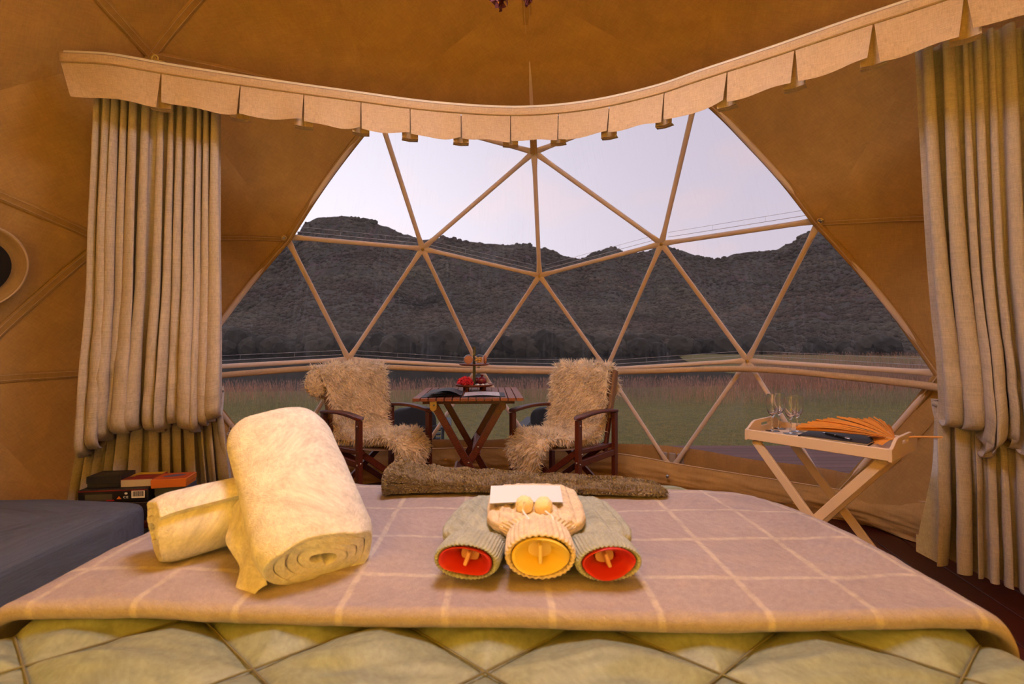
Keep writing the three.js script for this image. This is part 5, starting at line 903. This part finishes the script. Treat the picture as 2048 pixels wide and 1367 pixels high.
{
  // hills: ridge line given by elevation per bearing, folded with spurs and gullies
  const ridge = [[-2600, 560], [-900, 520], [0, 500], [300, 520], [480, 505], [560, 492], [592, 470], [612, 444], [640, 434], [690, 432], [730, 436], [770, 452], [810, 468], [845, 480], [890, 474], [930, 482], [980, 487], [1010, 489], [1050, 489], [1090, 497], [1135, 513], [1160, 517], [1190, 503], [1225, 494], [1255, 508], [1290, 503], [1325, 488], [1360, 500], [1400, 513], [1440, 518], [1475, 507], [1500, 503], [1550, 500], [1580, 486], [1610, 466], [1640, 452], [1700, 430], [1800, 415], [2000, 420], [2400, 470], [3600, 540], [6000, 600]];
  const rl = (px) => { let i = 0; while (i < ridge.length - 2 && ridge[i + 1][0] < px) i++; const k = clamp((px - ridge[i][0]) / (ridge[i + 1][0] - ridge[i][0]), 0, 1); return lerp(ridge[i][1], ridge[i + 1][1], k * k * (3 - 2 * k)); };
  const hill = (px, t, q) => {
    const tx = (px - CX) / F, d = lerp(78, 330, Math.pow(t, 0.9)), slope = (CY - rl(px)) / F, foot = -1.2;
    const x = tx * d, z = -d, sp = fbm(tx * 5, t * 2.2, 3, 4), gl = fbm(tx * 14 + t * 2, t * 5, 9, 4);
    const prof = Math.pow(t, 1.05), e = slope * prof * (1 + 0.22 * sp * Math.sin(t * Math.PI)) + 0.03 * gl * Math.sin(t * Math.PI) + 0.0035 * fbm(tx * 60, t * 9, 1, 3) * smoothstep(t, 0.3, 1) + 0.012 * Math.max(0, Math.sin(tx * 7 + 1)) * Math.sin(t * 3.14) * 0.5;
    q.set(x, lerp(foot, EYE, smoothstep(t, 0, 0.12)) + Math.max(0, e) * d, z);
  };
  const g = sheet(520, 150, (u, v, q) => { const a = lerp(-1.28, 1.28, u); if (v > 0.8) { const k = (v - 0.8) / 0.2; hill(CX + Math.tan(a) * F, 1, q); q.z -= k * 120; q.x *= 1 + k * 0.36; q.y = lerp(q.y, -2, k * k); } else hill(CX + Math.tan(a) * F, v / 0.8, q); }, 1, 1);
  { const p = g.attributes.position, uv = g.attributes.uv; for (let i = 0; i < p.count; i++) uv.setXY(i, p.getX(i) / 60, (p.getY(i) * 1.6 + p.getZ(i)) / 60); }
  const scrub = tex(512, 512, (u, v, x, y) => { const a = tile(u, v, 14, 3), b = tile(u, v, 70, 6), c = g2(x, y) - 0.5, s = 0.30 + a * 0.13 + b * 0.14 + c * 0.06, w = smoothstep(tile(u, v, 9, 11), 0.02, 0.3); return [s * lerp(1.02, 1.12, w), s * lerp(0.97, 0.9, w), s * lerp(0.84, 0.88, w)]; }, true, [1, 1]);
  const hills = part('hills', g, mat([0.98, 0.92, 0.80], { map: scrub, roughness: 1 }), scene); hills.userData = { kind: 'structure', label: 'dark scrub covered hills across the lake', category: 'hills' };
  // bush and tree cover
  const r = mulberry(55), ball = (() => { const b = new THREE.IcosahedronGeometry(1, 2), p = b.attributes.position; for (let i = 0; i < p.count; i++) { const x = p.getX(i), y = p.getY(i), z = p.getZ(i), k = 1 + 0.45 * fbm(x * 1.7, y * 1.7, z * 1.7, 3); p.setXYZ(i, x * k, y * k * 0.9, z * k); } b.computeVertexNormals(); return b; })();
  const N = 34000, im = new THREE.InstancedMesh(ball, mat([0.108, 0.092, 0.062], { roughness: 1 }), N), q = V(), dm = new THREE.Object3D(), c = new THREE.Color();
  for (let i = 0; i < N; i++) {
    const px = CX + Math.tan(lerp(-1.1, 1.15, r())) * F, t = Math.pow(r(), 1.35); hill(px, t, q); const d = -q.z, grp = smoothstep(fbm(q.x * 0.03, q.z * 0.02, 5, 3), -0.15, 0.2);
    dm.position.copy(q); const s = (0.35 + 0.85 * r()) * lerp(0.6, 1.25, grp) * lerp(0.75, 1.35, t); dm.scale.set(s * (0.8 + 0.6 * r()), s * (0.7 + 0.5 * r()), s); dm.rotation.set(0, r() * 6.28, 0); dm.updateMatrix(); im.setMatrixAt(i, dm.matrix);
    const k = (0.7 + 0.5 * r()) * (1 + 1.3 * fbm(q.x * 0.02, q.y * 0.05, q.z * 0.02, 3)), w = clamp(0.5 + fbm(q.x * 0.03 + 9, q.y * 0.05, q.z * 0.03, 3), 0, 1); c.setRGB(k * lerp(0.9, 1.2, w), k * lerp(1.0, 0.92, w), k * lerp(0.9, 0.95, w)); im.setColorAt(i, c);
  }
  im.name = numbered('bush'); im.userData = { kind: 'stuff', label: 'dark bushes and trees covering the hillside across the lake', category: 'bushes' }; scene.add(im);
  // taller trees on the far shore
  const tm = new THREE.InstancedMesh(ball, mat([0.06, 0.053, 0.036], { roughness: 1 }), 900);
  for (let i = 0; i < 900; i++) { const px = -200 + r() * 1500 + (r() < 0.2 ? 700 : 0), d = 74 + r() * 10, s = 0.35 + 1.9 * Math.pow(r(), 2.2); dm.position.set((px - CX) / F * d, -1.2 + s * 0.8, -d); dm.scale.set(s, s * (0.9 + 0.5 * r()), s); dm.rotation.set(0, r() * 6, 0); dm.updateMatrix(); tm.setMatrixAt(i, dm.matrix); const k = 0.5 + 0.8 * r(); c.setRGB(k, k * 0.95, k * 0.9); tm.setColorAt(i, c); }
  tm.name = numbered('shore_tree'); tm.userData = { kind: 'stuff', label: 'dark trees along the far lake shore under the hills', category: 'trees' }; scene.add(tm);
}
// ---------------------------------------------------------------- low black chairs out on the deck
function deckChair(label, x, z, turn) {
  const t = thing('deck_chair', label, 'chair', [x, -0.15, z], turn, null), m = M.outdoor;
  part('back_shell', sheet(24, 24, (u, v, q) => { const a = u * 2 * Math.PI, s = Math.cos(a), hw = 0.235 * Math.pow(Math.max(0, 1 - Math.pow(v, 7)), 0.5) * (0.86 + 0.14 * v); q.set(s * hw, 0.17 + 0.43 * v, 0.02 + 0.27 * v + 0.014 * Math.sin(a) - 0.05 * s * s); }, 0.5, 0.5, true), m, t);
  part('back_brace', bar(V(-0.24, 0.40, 0.19), V(0.24, 0.40, 0.19), 0.03, 0.02), m, t);
  for (let i = 0; i < 5; i++) part('seat_slat', rbox(0.50, 0.018, 0.085, 0.006).translate(0, 0.2 + i * 0.026, -0.02 - i * 0.095), m, t);
  for (const s of [-1, 1]) { part('armrest', rbox(0.10, 0.02, 0.62, 0.008).translate(s * 0.31, 0.372, -0.16), m, t); part('leg', bar(V(s * 0.27, 0.365, -0.4), V(s * 0.27, 0.0, -0.4), 0.025, 0.07, V(0, 0, 1)), m, t); part('leg', bar(V(s * 0.265, 0.30, -0.40), V(s * 0.265, 0.02, 0.36), 0.022, 0.07), m, t); part('arm_post', bar(V(s * 0.285, 0.365, 0.10), V(s * 0.27, 0.12, 0.10), 0.022, 0.05, V(0, 0, 1)), m, t); }
  return t;
}
deckChair('low black slatted garden chair on the deck behind the left armchair', -0.96, -4.72, 0.12);
deckChair('low black slatted garden chair on the deck behind the right armchair', 0.42, -4.75, -0.2);

renderer.render(scene, camera);
